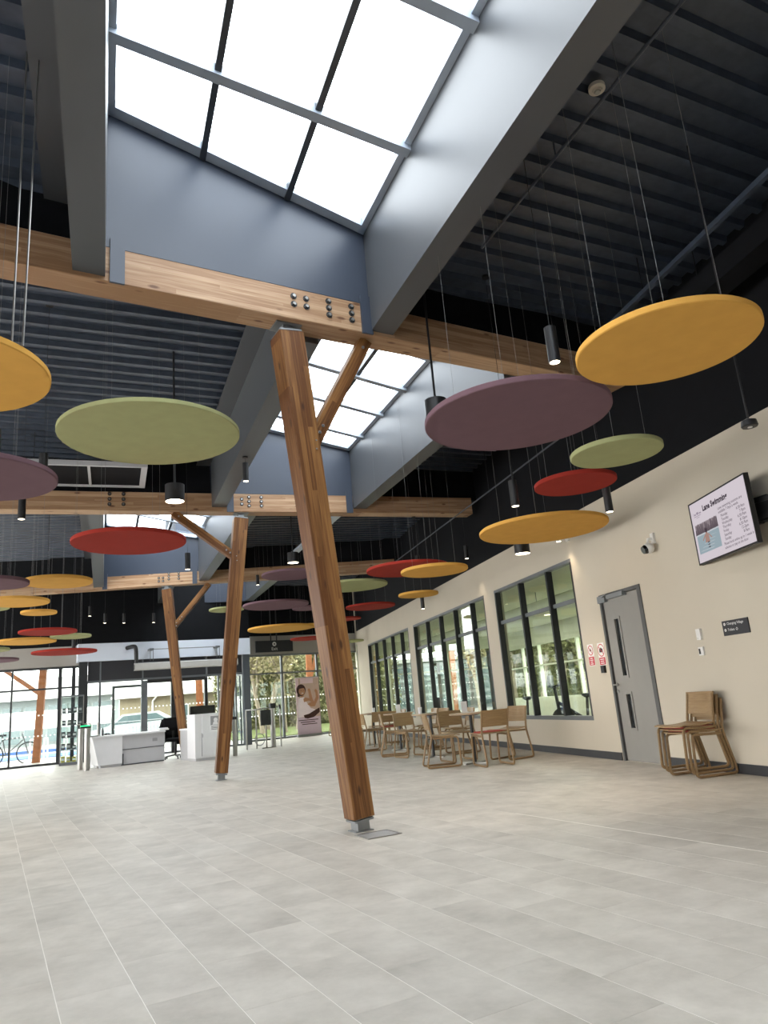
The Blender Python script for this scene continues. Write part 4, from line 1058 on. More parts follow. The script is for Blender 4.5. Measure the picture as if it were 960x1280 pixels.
    MB().box((-0.03, -0.03, 0.0), (0, 0.03, 0.13)).build('wall_plate', M['whitepl'], t)
    b = MB(); b.tube([(-0.02, 0, 0.06), (-0.09, 0.0, 0.055), (-0.10, 0.0, 0.01)], 0.016, 10); b.build('bracket', M['whitepl'], t, True)
    s = MB(); s.lathe([(0, -0.075), (0.03, -0.07), (0.056, -0.05), (0.07, -0.015), (0.066, 0.02), (0.04, 0.05), (0, 0.06)], (0, 0, 0), 24); o = s.build('housing', M['whitepl'], t, True); o.location = (-0.10, 0, -0.05)
    d = Vector((-0.80, 0.10, -0.28)).normalized(); c0 = Vector((-0.10, 0, -0.055))
    MB().tube([c0 + d * 0.04, c0 + d * 0.078], [0.058, 0.046], 20).build('lens', paint('lens_black', (0.008, 0.008, 0.008), 0.1, 0.7), t)
wall_things()

# ------------------------------------------------------------------ chairs and tables
def chair(root, pad):
    """wooden sled chair, facing its own +y"""
    for s in (-1, 1):
        x = s * 0.205
        path = smooth_path([(s * 0.195, -0.255, 0.755), (x, -0.195, 0.45), (x, -0.30, 0.014), (x, 0.22, 0.014), (x, 0.195, 0.428), (x, -0.175, 0.418)], 0.05, 3)
        MB().tube(path, 0.0155, 6).build('side_frame', M['plydark'], root, True)
    m = MB(); n = 8
    for k, dz in ((0, 0), (1, -0.012)):
        for j in range(n + 1):
            y = -0.20 + 0.43 * j / n; z = 0.452 + 0.02 * (2 * j / n - 1) ** 2 - (0.018 if j == n else 0) + dz
            for x in (-0.215, -0.1, 0.1, 0.215): m.v.append((x, y, z - 0.006 * (1 - (x / 0.215) ** 2)))
    q = 4 * (n + 1)
    for j in range(n):
        for i in range(3):
            a = j * 4 + i; m.f.append((a, a + 1, a + 5, a + 4)); m.f.append((q + a + 4, q + a + 5, q + a + 1, q + a))
        m.f.append((j * 4, j * 4 + 4, q + j * 4 + 4, q + j * 4)); m.f.append((j * 4 + 3, q + j * 4 + 3, q + j * 4 + 7, j * 4 + 7))
    m.f.append((0, q, q + 1, 1)); m.f.append((1, q + 1, q + 2, 2)); m.f.append((2, q + 2, q + 3, 3)); e = n * 4
    for i in range(3): m.f.append((e + i, e + i + 1, q + e + i + 1, q + e + i))
    m.build('seat', M['ply'], root, True)
    if pad:
        p = MB(); pts = [(-0.19, -0.16), (0.19, -0.16), (0.20, 0.12), (0.17, 0.19), (-0.17, 0.19), (-0.20, 0.12)]
        p.prism(pts, 0.458, 0.474); p.build('seat_pad', M['seatred'], root)
    m = MB(); n = 8
    for dy in (0.0, -0.013):
        for j in range(n + 1):
            x = -0.212 + 0.424 * j / n; c = -0.05 * (1 - (x / 0.212) ** 2)
            for z, y in ((0.545, -0.205), (0.66, -0.228), (0.775, -0.252)): m.v.append((x, y + c * 0.55 + dy, z))
    q = 3 * (n + 1)
    for j in range(n):
        for i in range(2):
            a = j * 3 + i; m.f.append((a, a + 1, a + 4, a + 3)); m.f.append((q + a + 3, q + a + 4, q + a + 1, q + a))
        for i in (0, 2): a = j * 3 + i; m.f.append((a, a + 3, q + a + 3, q + a))
    for j in (0, n):
        for i in (0, 1): a = j * 3 + i; m.f.append((a, a + 1, q + a + 1, q + a))
    m.build('backrest', M['ply'], root, True)
    return root
CH = {}
def put_chair(x, y, z, rz, pad, lab, grp):
    if pad not in CH: o = CH[pad] = chair(empty('dining_chair'), pad)
    else: o = copy_tree(CH[pad])
    o.location = (x, y, z); o.rotation_euler = (0, 0, rz); tag(o, lab, 'chair', grp); return o
def seating():
    E_, W_, N_, S_ = -PI / 2, PI / 2, 0.0, PI            # facing +x, -x, +y, -y
    for k, lab in enumerate(('oak sled chair at the bottom of the stack by the right wall', 'oak sled chair in the middle of the stack by the right wall', 'oak sled chair on top of the stack by the right wall')):
        put_chair(5.07 - 0.042 * k, 7.09 + 0.004 * k, 0.036 * k, W_ + 0.05, k < 2, lab, 'stacked oak chairs')
    g = 'oak chairs around the cafe tables'
    put_chair(4.02, 10.36, 0, N_ + 0.03, True, 'oak sled chair with red seat, its back to the camera', g)
    put_chair(4.55, 10.95, 0, W_ + 0.35, False, 'oak sled chair behind the red seated one, by the wall', g)
    put_chair(3.47, 10.92, 0, E_ - 0.12, False, 'oak sled chair left of the nearest cafe table, facing right', g)
    put_chair(3.92, 11.52, 0, S_ + 0.1, False, 'oak sled chair on the far side of the nearest cafe table', g)
    put_chair(3.50, 13.92, 0, E_ - 0.2, False, 'oak sled chair seen side on, left of the second cafe table', g)
    put_chair(3.62, 13.25, 0, S_ + 0.25, False, 'oak sled chair facing the camera, behind the second cafe table', g)
    put_chair(4.45, 12.95, 0, W_, False, 'oak sled chair on the wall side of the second cafe table', g)
    put_chair(4.45, 14.45, 0, W_ + 0.2, False, 'oak sled chair by the wall, between second and third tables', g)
    put_chair(3.48, 15.85, 0, E_ + 0.15, False, 'oak sled chair left of the third cafe table', g)
    put_chair(3.95, 16.05, 0, S_, True, 'red seated oak sled chair on the far side of the third table', g)
    put_chair(4.5, 15.3, 0, W_, False, 'oak sled chair on the wall side of the third cafe table', g)
    put_chair(3.46, 17.9, 0, E_, False, 'oak sled chair left of the farthest cafe table', g)
    put_chair(3.95, 17.2, 0, N_, False, 'oak sled chair before the farthest cafe table', g)
    put_chair(4.5, 17.9, 0, W_, False, 'oak sled chair on the wall side of the farthest table', g)
    put_chair(4.35, 24.9, 0, E_ + 0.6, False, 'lone oak sled chair near the pull-up banner', g)
    def table(x, y, lab, proto=[]):
        if not proto:
            t = empty('cafe_table'); proto.append(t)
            MB().lathe([(0, 0.715), (0.31, 0.715), (0.325, 0.722), (0.325, 0.738), (0.318, 0.742), (0, 0.742)], (0, 0, 0), 40).build('table_top', M['tabletop'], t, True)
            MB().lathe([(0, 0.70), (0.14, 0.70), (0.14, 0.715), (0, 0.715)], (0, 0, 0), 20).build('mounting_plate', M['blackmetal'], t)
            MB().tube([(0, 0, 0.012), (0, 0, 0.705)], 0.026, 14).build('pedestal', M['blackmetal'], t, True)
            b = MB(); b.cbox((0, 0, 0.009), (0.48, 0.055, 0.018), 0.5); b.cbox((0, 0, 0.009), (0.055, 0.48, 0.018), 0.5); b.build('cross_base', M['steel'], t)
        else: t = copy_tree(proto[0])
        t.location = (x, y, 0); tag(t, lab, 'table', 'round cafe tables by the windows'); return t
    table(3.95, 10.90, 'nearest round cafe table with oak top and black pedestal')
    table(3.86, 12.72, 'second round cafe table from the door')
    table(3.95, 15.28, 'third round cafe table from the door')
    table(3.98, 17.9, 'farthest round cafe table, before the last internal window')
    def holder(x, y, lab):
        t = tag(empty('menu_holder', (x, y, 0.742)), lab, 'menu holder', 'menu holders on the cafe tables')
        MB().cbox((0, 0, 0.006), (0.10, 0.07, 0.012)).build('base', M['whitepl'], t); MB().cbox((0, 0, 0.09), (0.095, 0.004, 0.16)).build('menu_card', M['paperw'], t)
    holder(3.90, 11.0, 'small upright menu card on the nearest cafe table'); holder(3.93, 15.2, 'small upright menu card on the third cafe table')
    for x, y, h, nm, lab in ((3.72, 12.85, 0.11, 'cup', 'white paper cup on the second cafe table'), (3.98, 17.8, 0.12, 'cup', 'white paper cup on the farthest cafe table')):
        t = tag(empty(nm, (x, y, 0.742)), lab, 'cup', 'paper cups'); MB().lathe([(0, 0), (0.028, 0), (0.038, h), (0.035, h), (0.026, 0.004), (0, 0.004)], (0, 0, 0), 16).build('paper_body', M['paperw'], t, True)
seating()

# ------------------------------------------------------------------ reception
def reception():
    rz = math.radians(20)
    t = tag(empty('reception_desk', (-1.97, 19.49, 0), rz), 'long pale reception desk with a low recessed middle', 'reception desk')
    MB().add([(-0.70, 0, 0.70), (-0.55, 0, 0.06), (0, 0, 0.06), (0, 0, 0.70), (-0.70, 0.75, 0.70), (-0.55, 0.75, 0.06), (0, 0.75, 0.06), (0, 0.75, 0.70)], [(0, 1, 2, 3), (7, 6, 5, 4), (0, 4, 5, 1), (1, 5, 6, 2), (2, 6, 7, 3), (3, 7, 4, 0)]).build('end_module', M['white'], t)
    MB().box((-0.50, 0.03, 0), (-0.02, 0.7, 0.06)).build('plinth', M['greylam'], t)
    MB().box((0, 0.06, 0.03), (1.05, 0.10, 0.36)).build('lower_panel', M['greylam'], t)
    MB().box((0, 0.04, 0.38), (1.05, 0.10, 0.70)).build('upper_panel', M['greylam'], t)
    MB().box((0, 0.10, 0), (1.05, 0.13, 0.70)).build('carcass', M['framel'], t)
    MB().box((-0.72, -0.03, 0.70), (1.05, 0.78, 0.74)).build('worktop', M['white'], t)
    MB().box((0.74, 0.030, 0.50), (0.86, 0.040, 0.58)).build('socket_plate', paint('socket_grey', (0.3, 0.3, 0.3), 0.5, 0.3), t)
    MB().box((0.012, 0.0, 0.02), (0.03, 0.05, 0.28)).build('corner_guard', M['signdark'], t)
    # cabinet
    c = tag(empty('reception_cabinet', (-0.235, 18.28, 0), rz), 'pale grey reception cabinet with a poster on its side', 'cabinet')
    MB().box((0, 0.0, 0.06), (0.80, 0.55, 1.04)).build('body', M['white'], c); MB().box((0.02, 0.02, 0), (0.78, 0.53, 0.06)).build('plinth', M['greylam'], c)
    MB().box((-0.005, -0.012, 1.04), (0.805, 0.56, 1.06)).build('top_panel', M['white'], c)
    d = MB().box((0.17, -0.014, 0.10), (0.79, 0.0, 1.03)).build('door', M['white'], c); 
    MB().box((0.175, -0.022, 0.52), (0.185, -0.014, 0.60)).build('handle', M['galv'], d)
    MB().box((0.155, -0.006, 0.10), (0.166, 0.001, 0.62)).build('door_joint', M['framel'], c)
    p = tag(empty('paper_poster', (-0.235, 18.28, 0), rz), 'white paper poster with a dark picture on the cabinet', 'poster')
    MB().box((0.345, -0.0175, 0.62), (0.63, -0.015, 1.03)).build('paper_sheet', M['paperw'], p)
    pic = MB(); pic.flat([(0.375, 0.78), (0.60, 0.78), (0.60, 0.99), (0.375, 0.99)], (0, -0.0185, 0), (1, 0, 0), (0, 0, 1)); pic.build('picture', paint('poster_grey', (0.28, 0.28, 0.29), 0.7, 0.2), p)
    pic = MB(); pic.flat(circ(0.05, 14, 0.50, 0.90), (0, -0.0192, 0), (1, 0, 0), (0, 0, 1)); pic.flat([(0.42, 0.79), (0.56, 0.79), (0.54, 0.86), (0.45, 0.86)], (0, -0.0192, 0), (1, 0, 0), (0, 0, 1)); pic.build('picture_figure', M['paperw'], p)
    pic = MB()
    for z in (0.74, 0.71, 0.68): pic.flat([(0.39, z), (0.58, z), (0.58, z + 0.012), (0.39, z + 0.012)], (0, -0.0185, 0), (1, 0, 0), (0, 0, 1))
    pic.build('caption_bars', M['signdark'], p)
    # monitor on the desk return
    k = tag(empty('desk_return', (-0.45, 19.05, 0), rz), 'pale worktop with panel legs behind the grey cabinet', 'desk')
    MB().box((0.02, -0.12, 0.70), (1.0, 0.6, 0.74)).build('worktop', M['white'], k)
    for x in (0.03, 0.96): MB().box((x, -0.08, 0), (x + 0.03, 0.55, 0.70)).build('panel_leg', M['greylam'], k)
    m = tag(empty('computer_monitor', (-0.06, 19.12, 0.74), rz), 'black computer monitor above the reception cabinet', 'monitor')
    MB().box((-0.32, -0.02, 0.15), (0.32, 0.02, 0.52)).build('display_shell', M['blackplastic'], m); MB().box((-0.305, -0.024, 0.165), (0.305, -0.02, 0.505)).build('screen', paint('screen_off', (0.006, 0.006, 0.007), 0.2, 0.5), m)
    MB().box((-0.03, -0.01, 0.01), (0.03, 0.02, 0.2)).build('neck', M['blackplastic'], m); MB().cbox((0, 0, 0.006), (0.24, 0.18, 0.012)).build('foot', M['blackplastic'], m)
    b = tag(empty('paper_tray', (-1.05, 20.1, 0.74), rz), 'small white tray of papers on the desk beside the third post', 'paper tray')
    MB().box((-0.12, -0.1, 0), (0.12, 0.1, 0.03)).build('tray', M['whitepl'], b); MB().box((-0.1, -0.09, 0.03), (0.1, 0.09, 0.06)).build('paper_stack', M['paperw'], b)
    # office chair with a jacket over it
    o = tag(empty('office_chair', (-0.76, 20.42, 0), math.radians(-165)), 'black office chair behind the third post', 'office chair')
    for i in range(5):
        a = 2 * PI * i / 5 + 0.3; e = (0.29 * math.cos(a), 0.29 * math.sin(a))
        MB().bar((0, 0, 0.10), (e[0], e[1], 0.07), 0.045, 0.03).build('base_arm', M['blackplastic'], o)
        MB().tube([(e[0] - 0.012, e[1], 0.028), (e[0] + 0.012, e[1], 0.028)], 0.028, 12).build('caster', M['rubber'], o)
    MB().tube([(0, 0, 0.08), (0, 0, 0.44)], 0.028, 12).build('gas_column', M['blackmetal'], o)
    s = MB(); s.lathe([(0, 0.43), (0.2, 0.43), (0.245, 0.46), (0.24, 0.50), (0.2, 0.52), (0, 0.525)], (0, 0, 0), 20); s.build('seat', M['jacket'], o, True)
    s = MB(); s.bar((0, -0.22, 0.46), (0, -0.25, 0.70), 0.06, 0.02, (0, 1, 0)); s.build('back_spine', M['blackplastic'], o)
    s = MB(); pr = [(-0.21, 0.60), (0.21, 0.60), (0.23, 0.75), (0.20, 0.98), (0.12, 1.02), (-0.12, 1.02), (-0.20, 0.98), (-0.23, 0.75)]
    s.flat(pr, (0, -0.245, 0), (1, 0, 0), (0, 0, 1), 0.05); s.build('backrest', M['jacket'], o)
    j = tag(empty('jacket', (-0.76, 20.42, 0), math.radians(-165)), 'black jacket draped over the back of the office chair', 'jacket')
    n = 14; mb = MB(); rows = 7; rnd = random.Random(5)
    for side, yy in ((0, -0.30), (1, -0.195)):
        base = len(mb.v)
        for r in range(rows):
            z = 1.035 - r * (0.105 if side == 0 else 0.05)
            for q in range(n + 1):
                u = q / n; x = -0.27 + 0.54 * u; w = 1 - 0.12 * (abs(2 * u - 1) ** 3) * (r == 0)
                mb.v.append((x * w, yy + 0.015 * math.sin(q * 1.9 + r * 0.4) * (r / rows) - (0.03 * r / rows if side == 0 else -0.02), z - (0.02 * rnd.random() + 0.05 * math.sin(u * 7) if r == rows - 1 else 0)))
        for r in range(rows - 1):
            for q in range(n): a = base + r * (n + 1) + q; mb.f.append((a, a + 1, a + n + 2, a + n + 1))
    for q in range(n): a = q; c2 = rows * (n + 1) + q; mb.f.append((a, a + 1, c2 + 1, c2))
    ob = mb.build('jacket_body', M['jacket'], j, True); md = ob.modifiers.new('solid', 'SOLIDIFY'); md.thickness = 0.012
    for s_ in (-1, 1): MB().tube([(s_ * 0.24, -0.28, 0.99), (s_ * 0.29, -0.30, 0.80), (s_ * 0.285, -0.31, 0.58), (s_ * 0.28, -0.31, 0.42)], [0.05, 0.06, 0.055, 0.045], 10).build('sleeve', M['jacket'], j, True)
reception()
def air_curtain():
    rz = math.radians(14)
    t = tag(empty('air_curtain', (1.28, 24.39, 0), rz), 'long pale rounded air curtain above the lobby doors', 'air curtain')
    prof = [(0.13 * math.cos(a), 0.115 * math.sin(a)) for a in [2 * PI * i / 20 for i in range(20)]]
    prof = [(max(-0.115, min(0.115, y * 1.15)), max(-0.105, min(0.105, z * 1.15))) for y, z in prof]
    s0, s1 = -3.52, -0.40; y0, zc = -0.50, 2.57; n = len(prof)
    mb = MB(); mb.add([(s0, y0 + y, zc + z) for y, z in prof] + [(s1, y0 + y, zc + z) for y, z in prof], [tuple(range(n)), tuple(reversed(range(n, 2 * n)))] + [(i, (i + 1) % n, n + (i + 1) % n, n + i) for i in range(n)])
    mb.build('casing', M['curtain'], t, True)
    MB().tube([(s0 - 0.004, y0, zc), (s0 - 0.012, y0, zc)], 0.085, 16).build('end_cap', M['blackplastic'], t)
    MB().box((s0 + 0.1, y0 - 0.06, zc + 0.115), (s1 - 0.1, y0 + 0.06, zc + 0.125)).build('intake_grille', M['framel'], t)
    el = smooth_path([(s0 - 0.16, -0.16, 3.17), (s0 - 0.02, -0.42, 3.19), (s0 + 0.05, y0, 3.16), (s0 + 0.06, y0, 2.66)], 0.2, 5)
    MB().tube(el, 0.06, 14).build('flexible_duct', M['blackplastic'], t, True)
    for s in (-3.02, -1.0):
        b = MB(); b.box((s - 0.06, y0 - 0.03, 3.05), (s + 0.06, -0.16, 3.10)); b.box((s - 0.05, y0 - 0.03, 2.73), (s - 0.035, y0 - 0.015, 3.05)); b.box((s + 0.035, y0 - 0.03, 2.73), (s + 0.05, y0 - 0.015, 3.05)); b.build('support_bracket', M['framel'], t)
    MB().tube([(-3.0, y0 + 0.02, 3.075), (-1.02, y0 + 0.02, 3.075)], 0.014, 8).build('pipe', M['galv'], t)
air_curtain()
def gates():
    t = tag(empty('access_gate', (-2.70, 18.95, 0), 0.25), 'stainless entrance gate with green light at the left of the desk', 'access gate')
    for x, y, h in ((0, 0, 0.95), (-0.08, 0.62, 0.95)):
        MB().tube([(x, y, 0), (x, y, h)], 0.062, 18).build('pillar', M['steel'], t, True)
    MB().add([(-0.16, -0.08, 0.97), (0.07, -0.08, 0.95), (0.07, 0.08, 0.95), (-0.16, 0.08, 0.97), (-0.16, -0.08, 1.07), (0.07, -0.08, 1.0), (0.07, 0.08, 1.0), (-0.16, 0.08, 1.07)], [(0, 3, 2, 1), (4, 5, 6, 7), (0, 1, 5, 4), (1, 2, 6, 5), (2, 3, 7, 6), (3, 0, 4, 7)]).build('reader_head', M['blackplastic'], t)
    MB().box((-0.16, -0.088, 1.0), (0.05, -0.08, 1.02)).build('led_strip', M['led'], t)
    for x, y in ((0.16, 0.9), (0.30, 0.55)):
        MB().tube([(x, y, 0.0), (x, y, 1.08)], 0.02, 10).build('rail_post', M['steel'], t); MB().lathe([(0, 0), (0.06, 0), (0.06, 0.01), (0, 0.01)], (x, y, 0), 14).build('floor_flange', M['steel'], t)
    MB().tube([(0.16, 0.9, 1.05), (-0.15, 0.95, 1.05)], 0.016, 8).build('handrail', M['steel'], t)
    MB().tube([(0.0, 0.05, 0.75), (0.30, 0.55, 0.75)], 0.016, 8).build('handrail', M['steel'], t)
    ring = [(0.42 + 0.0, 0.62 + 0.10 * math.cos(a), 0.80 + 0.12 * math.sin(a)) for a in [2 * PI * i / 18 for i in range(18)]]
    MB().tube(ring, 0.012, 6, closed=True).build('swing_arm_loop', M['blackmetal'], t); MB().tube([(0.30, 0.55, 0.80), (0.42, 0.62, 0.68)], 0.012, 6).build('swing_arm', M['steel'], t)
    t = tag(empty('bollard', (0.70, 18.98, 0)), 'stainless bollard with black cap right of the second post', 'bollard')
    MB().tube([(0, 0, 0), (0, 0, 0.86)], 0.055, 18).build('tube_body', M['steel'], t, True); MB().tube([(0, 0, 0.86), (0, 0, 0.93)], 0.056, 18).build('cap', M['blackplastic'], t)
    # exit turnstile
    t = tag(empty('exit_turnstile', (1.84, 21.30, 0), 0.28), 'stainless exit turnstile with black reader in front of the exit doors', 'turnstile')
    MB().tube([(0, 0, 0), (0, 0, 1.05)], 0.072, 18).build('pillar', M['steel'], t, True); MB().cbox((0, 0, 1.12), (0.15, 0.16, 0.14)).build('reader_head', M['blackplastic'], t)
    MB().cbox((-0.22, -0.02, 0.82), (0.28, 0.06, 0.42)).build('control_box', M['blackplastic'], t)
    MB().tube([(-0.72, 0.2, 1.05), (-0.45, 0.1, 1.05), (0.26, 0.05, 1.10)], 0.018, 8).build('top_rail', M['steel'], t)
    for x, y, h in ((-0.22, -0.05, 0.62), (-0.45, 0.1, 1.05), (0.25, 0.05, 1.09), (-0.70, 0.2, 1.05)): MB().tube([(x, y, 0), (x, y, h)], 0.022, 10).build('rail_post', M['steel'], t)
    MB().tube([(0.25, 0.05, 1.02), (0.25, 0.05, 1.14)], 0.028, 10).build('post_cap', M['blackplastic'], t)
    MB().tube(smooth_path([(-0.38, -0.12, 0.014), (-0.05, -0.10, 0.014), (0.0, 0.0, 0.014)], 0.05), 0.014, 8).build('floor_rail', M['steel'], t)
    lp = [(-0.35 + 0.14 * math.cos(a), 0.12, 0.24 + 0.16 * math.sin(a)) for a in [2 * PI * i / 20 for i in range(20)]]
    MB().tube(lp, 0.012, 6, closed=True).build('swing_arm_loop', M['galv'], t); MB().tube([(-0.45, 0.1, 0.24), (-0.22, -0.02, 0.24)], 0.014, 6).build('swing_arm', M['galv'], t)
gates()
def exit_sign():
    rz = math.radians(16)
    t = tag(empty('exit_sign_hanging', (2.42, 26.10, 3.17), rz), 'long black hanging sign reading exit, over the glazed doors', 'sign')
    MB().box((-0.70, -0.02, -0.20), (0.70, 0.02, 0.20)).build('panel', M['signdark'], t)
    ic = MB(); ring_flat(ic, 0.030, 0.075, (0, -0.0215, 0.075), (1, 0, 0), (0, 0, 1), 0.0, 24)
    ic.build('pictogram', M['signwhite'], t)
    lettering([('Exit', 0, -0.14, 0.15, 'CENTER')], M['signwhite'], t, (0, -0.02, 0), (1, 0, 0), (0, 0, 1))
    for x in (-0.12, 0.10): MB().tube([(x, 0, 0.19), (x, 0, DECK + 0.02 - 3.17)], 0.02, 8).build('drop_rod', M['blackmetal'], t)
exit_sign()
def banner():
    rz = math.radians(16); t = tag(empty('pull_up_banner', (3.56, 26.45, 0), rz), 'pink pull-up banner with a printed woman flexing her arms', 'banner')
    W, H = 0.45, 2.03
    MB().box((-W - 0.01, -0.07, 0), (W + 0.01, 0.07, 0.08)).build('base_cassette', M['galv'], t); MB().tube([(0, 0.03, 0.07), (0, 0.03, H)], 0.012, 8).build('support_pole', M['galv'], t)
    MB().box((-W, -0.006, 0.07), (W, 0.0, H)).build('printed_sheet', M['printpink'], t); MB().tube([(-W, -0.003, H), (W, -0.003, H)], 0.012, 8).build('top_bar', M['galv'], t)
    def P(pts, mat, k, nm='print'):
        return MB().flat([((u - 0.5) * 2 * W, 0.07 + v * (H - 0.07)) for u, v in pts], (0, -0.006 - 0.0012 * k, 0), (1, 0, 0), (0, 0, 1)).build(nm, mat, t)
    P([(0, 0), (1, 0), (1, 0.30), (0, 0.30)], M['printmauve'], 1); P([(0.12, 0.30), (1, 0.30), (1, 0.98), (0.12, 0.98)], M['printtan'], 1); P([(0, 0.30), (0.12, 0.30), (0.12, 0.98), (0, 0.98)], M['printpink'], 1)
    P([(0.20, 0.89), (0.75, 0.89), (0.75, 0.975), (0.20, 0.975)], M['printpink'], 2)
    P([(0.05, 0.30), (0.06, 0.50), (0.10, 0.62), (0.22, 0.665), (0.36, 0.64), (0.44, 0.55), (0.60, 0.45), (0.80, 0.42), (0.60, 0.34), (0.40, 0.31)], M['printshirt'], 2)    # top
    P([(0.28, 0.335), (0.50, 0.35), (0.78, 0.41), (0.98, 0.45), (0.98, 0.37), (0.72, 0.29), (0.45, 0.27), (0.32, 0.285)], M['printhair'], 3)       # trousers
    P([(0.30, 0.62), (0.38, 0.645), (0.50, 0.60), (0.70, 0.53), (0.76, 0.555), (0.70, 0.60), (0.62, 0.77), (0.52, 0.77), (0.56, 0.62), (0.44, 0.575), (0.32, 0.56)], M['brownskin'], 5)   # near arm
    P([(0.46, 0.52), (0.62, 0.475), (0.78, 0.475), (0.96, 0.62), (0.92, 0.75), (0.83, 0.74), (0.84, 0.64), (0.74, 0.545), (0.60, 0.555)], M['brownskin'], 4)   # far arm
    P([(0.17, 0.645), (0.31, 0.65), (0.33, 0.70), (0.19, 0.70)], M['brownskin'], 4)
    P([(u, v) for u, v in circ(0.20, 18, 0.22, 0.775, sy=0.52)], M['printhair'], 5); P([(u, v) for u, v in circ(0.135, 16, 0.255, 0.755, sy=0.52)], M['brownskin'], 6)
    P([(0.06, 0.66), (0.16, 0.66), (0.14, 0.78), (0.06, 0.78)], M['printhair'], 5); P([(0.14, 0.80), (0.38, 0.815), (0.36, 0.85), (0.2, 0.86)], M['printhair'], 7)
    for u in (0.22, 0.32): P(circ(0.016, 8, u, 0.77, sy=0.4), M['printhair'], 7)
    P([(0.22, 0.725), (0.32, 0.728), (0.30, 0.715), (0.24, 0.713)], M['signwhite'], 7)
    for u, v in ((0.56, 0.77), (0.85, 0.75)): P(circ(0.055, 10, u, v, sy=0.5), M['brownskin'], 5)
    for v, a, b in ((0.24, 0.06, 0.90), (0.205, 0.14, 0.76), (0.17, 0.2, 0.84)): P([(a, v), (b, v), (b, v + 0.014), (a, v + 0.014)], M['printhair'], 2, 'print_caption')
banner()
def display_cabinet():
    t = tag(empty('display_cabinet', (-3.62, 22.55, 0), math.radians(8)), 'slim glass display cabinet of swim goods by the left front', 'display cabinet')
    W, D, H = 0.30, 0.20, 1.86
    MB().box((-W, -D, 0), (W, D, 0.08)).build('plinth', M['framel'], t); MB().box((-W, -D, H - 0.03), (W, D, H)).build('top_panel', M['framel'], t)
    for sx in (-1, 1):
        for sy in (-1, 1): MB().cbox((sx * (W - 0.012), sy * (D - 0.012), H / 2 + 0.02), (0.022, 0.022, H - 0.10)).build('corner_post', M['steel'], t)
    for z in (0.40, 0.72, 1.05, 1.38): MB().box((-W + 0.02, -D + 0.02, z), (W - 0.02, D - 0.02, z + 0.015)).build('shelf', M['framel'], t)
    MB().box((-W + 0.02, -D, 0.08), (W - 0.02, -D + 0.006, H - 0.03)).build('glass_door', M['glass'], t)
    rnd = random.Random(2); g = 'swim goods in the display cabinet'; c, s = math.cos(math.radians(8)), math.sin(math.radians(8))
    for z, m, sh in ((0.415, 'goods', 'lowest shelf'), (0.735, 'goods', 'second shelf'), (1.065, 'goods', 'third shelf'), (1.395, 'goods', 'top shelf'), (0.08, 'goodsy', 'bottom')):
        for k in range(4):
            x = -0.21 + 0.14 * k; h = 0.10 + 0.06 * rnd.random(); wx, wy = (-3.62 + x * c + 0.02 * s, 22.55 + x * s - 0.02 * c)
            o = tag(empty('boxed_goods', (wx, wy, z), math.radians(8)), 'yellow pack of swim goods on the bottom of the display cabinet' if m == 'goodsy' else 'dark pack of swim goods on the %s of the display cabinet' % sh, 'boxed goods', g + ', ' + sh)
            MB().box((-0.05, -0.05, 0), (0.05, 0.05, h)).build('carton', M[m], o); MB().box((-0.035, -0.052, h * 0.3), (0.035, -0.05, h * 0.7)).build('carton_label', M['greylam' if k % 2 else 'white'], o)
display_cabinet()
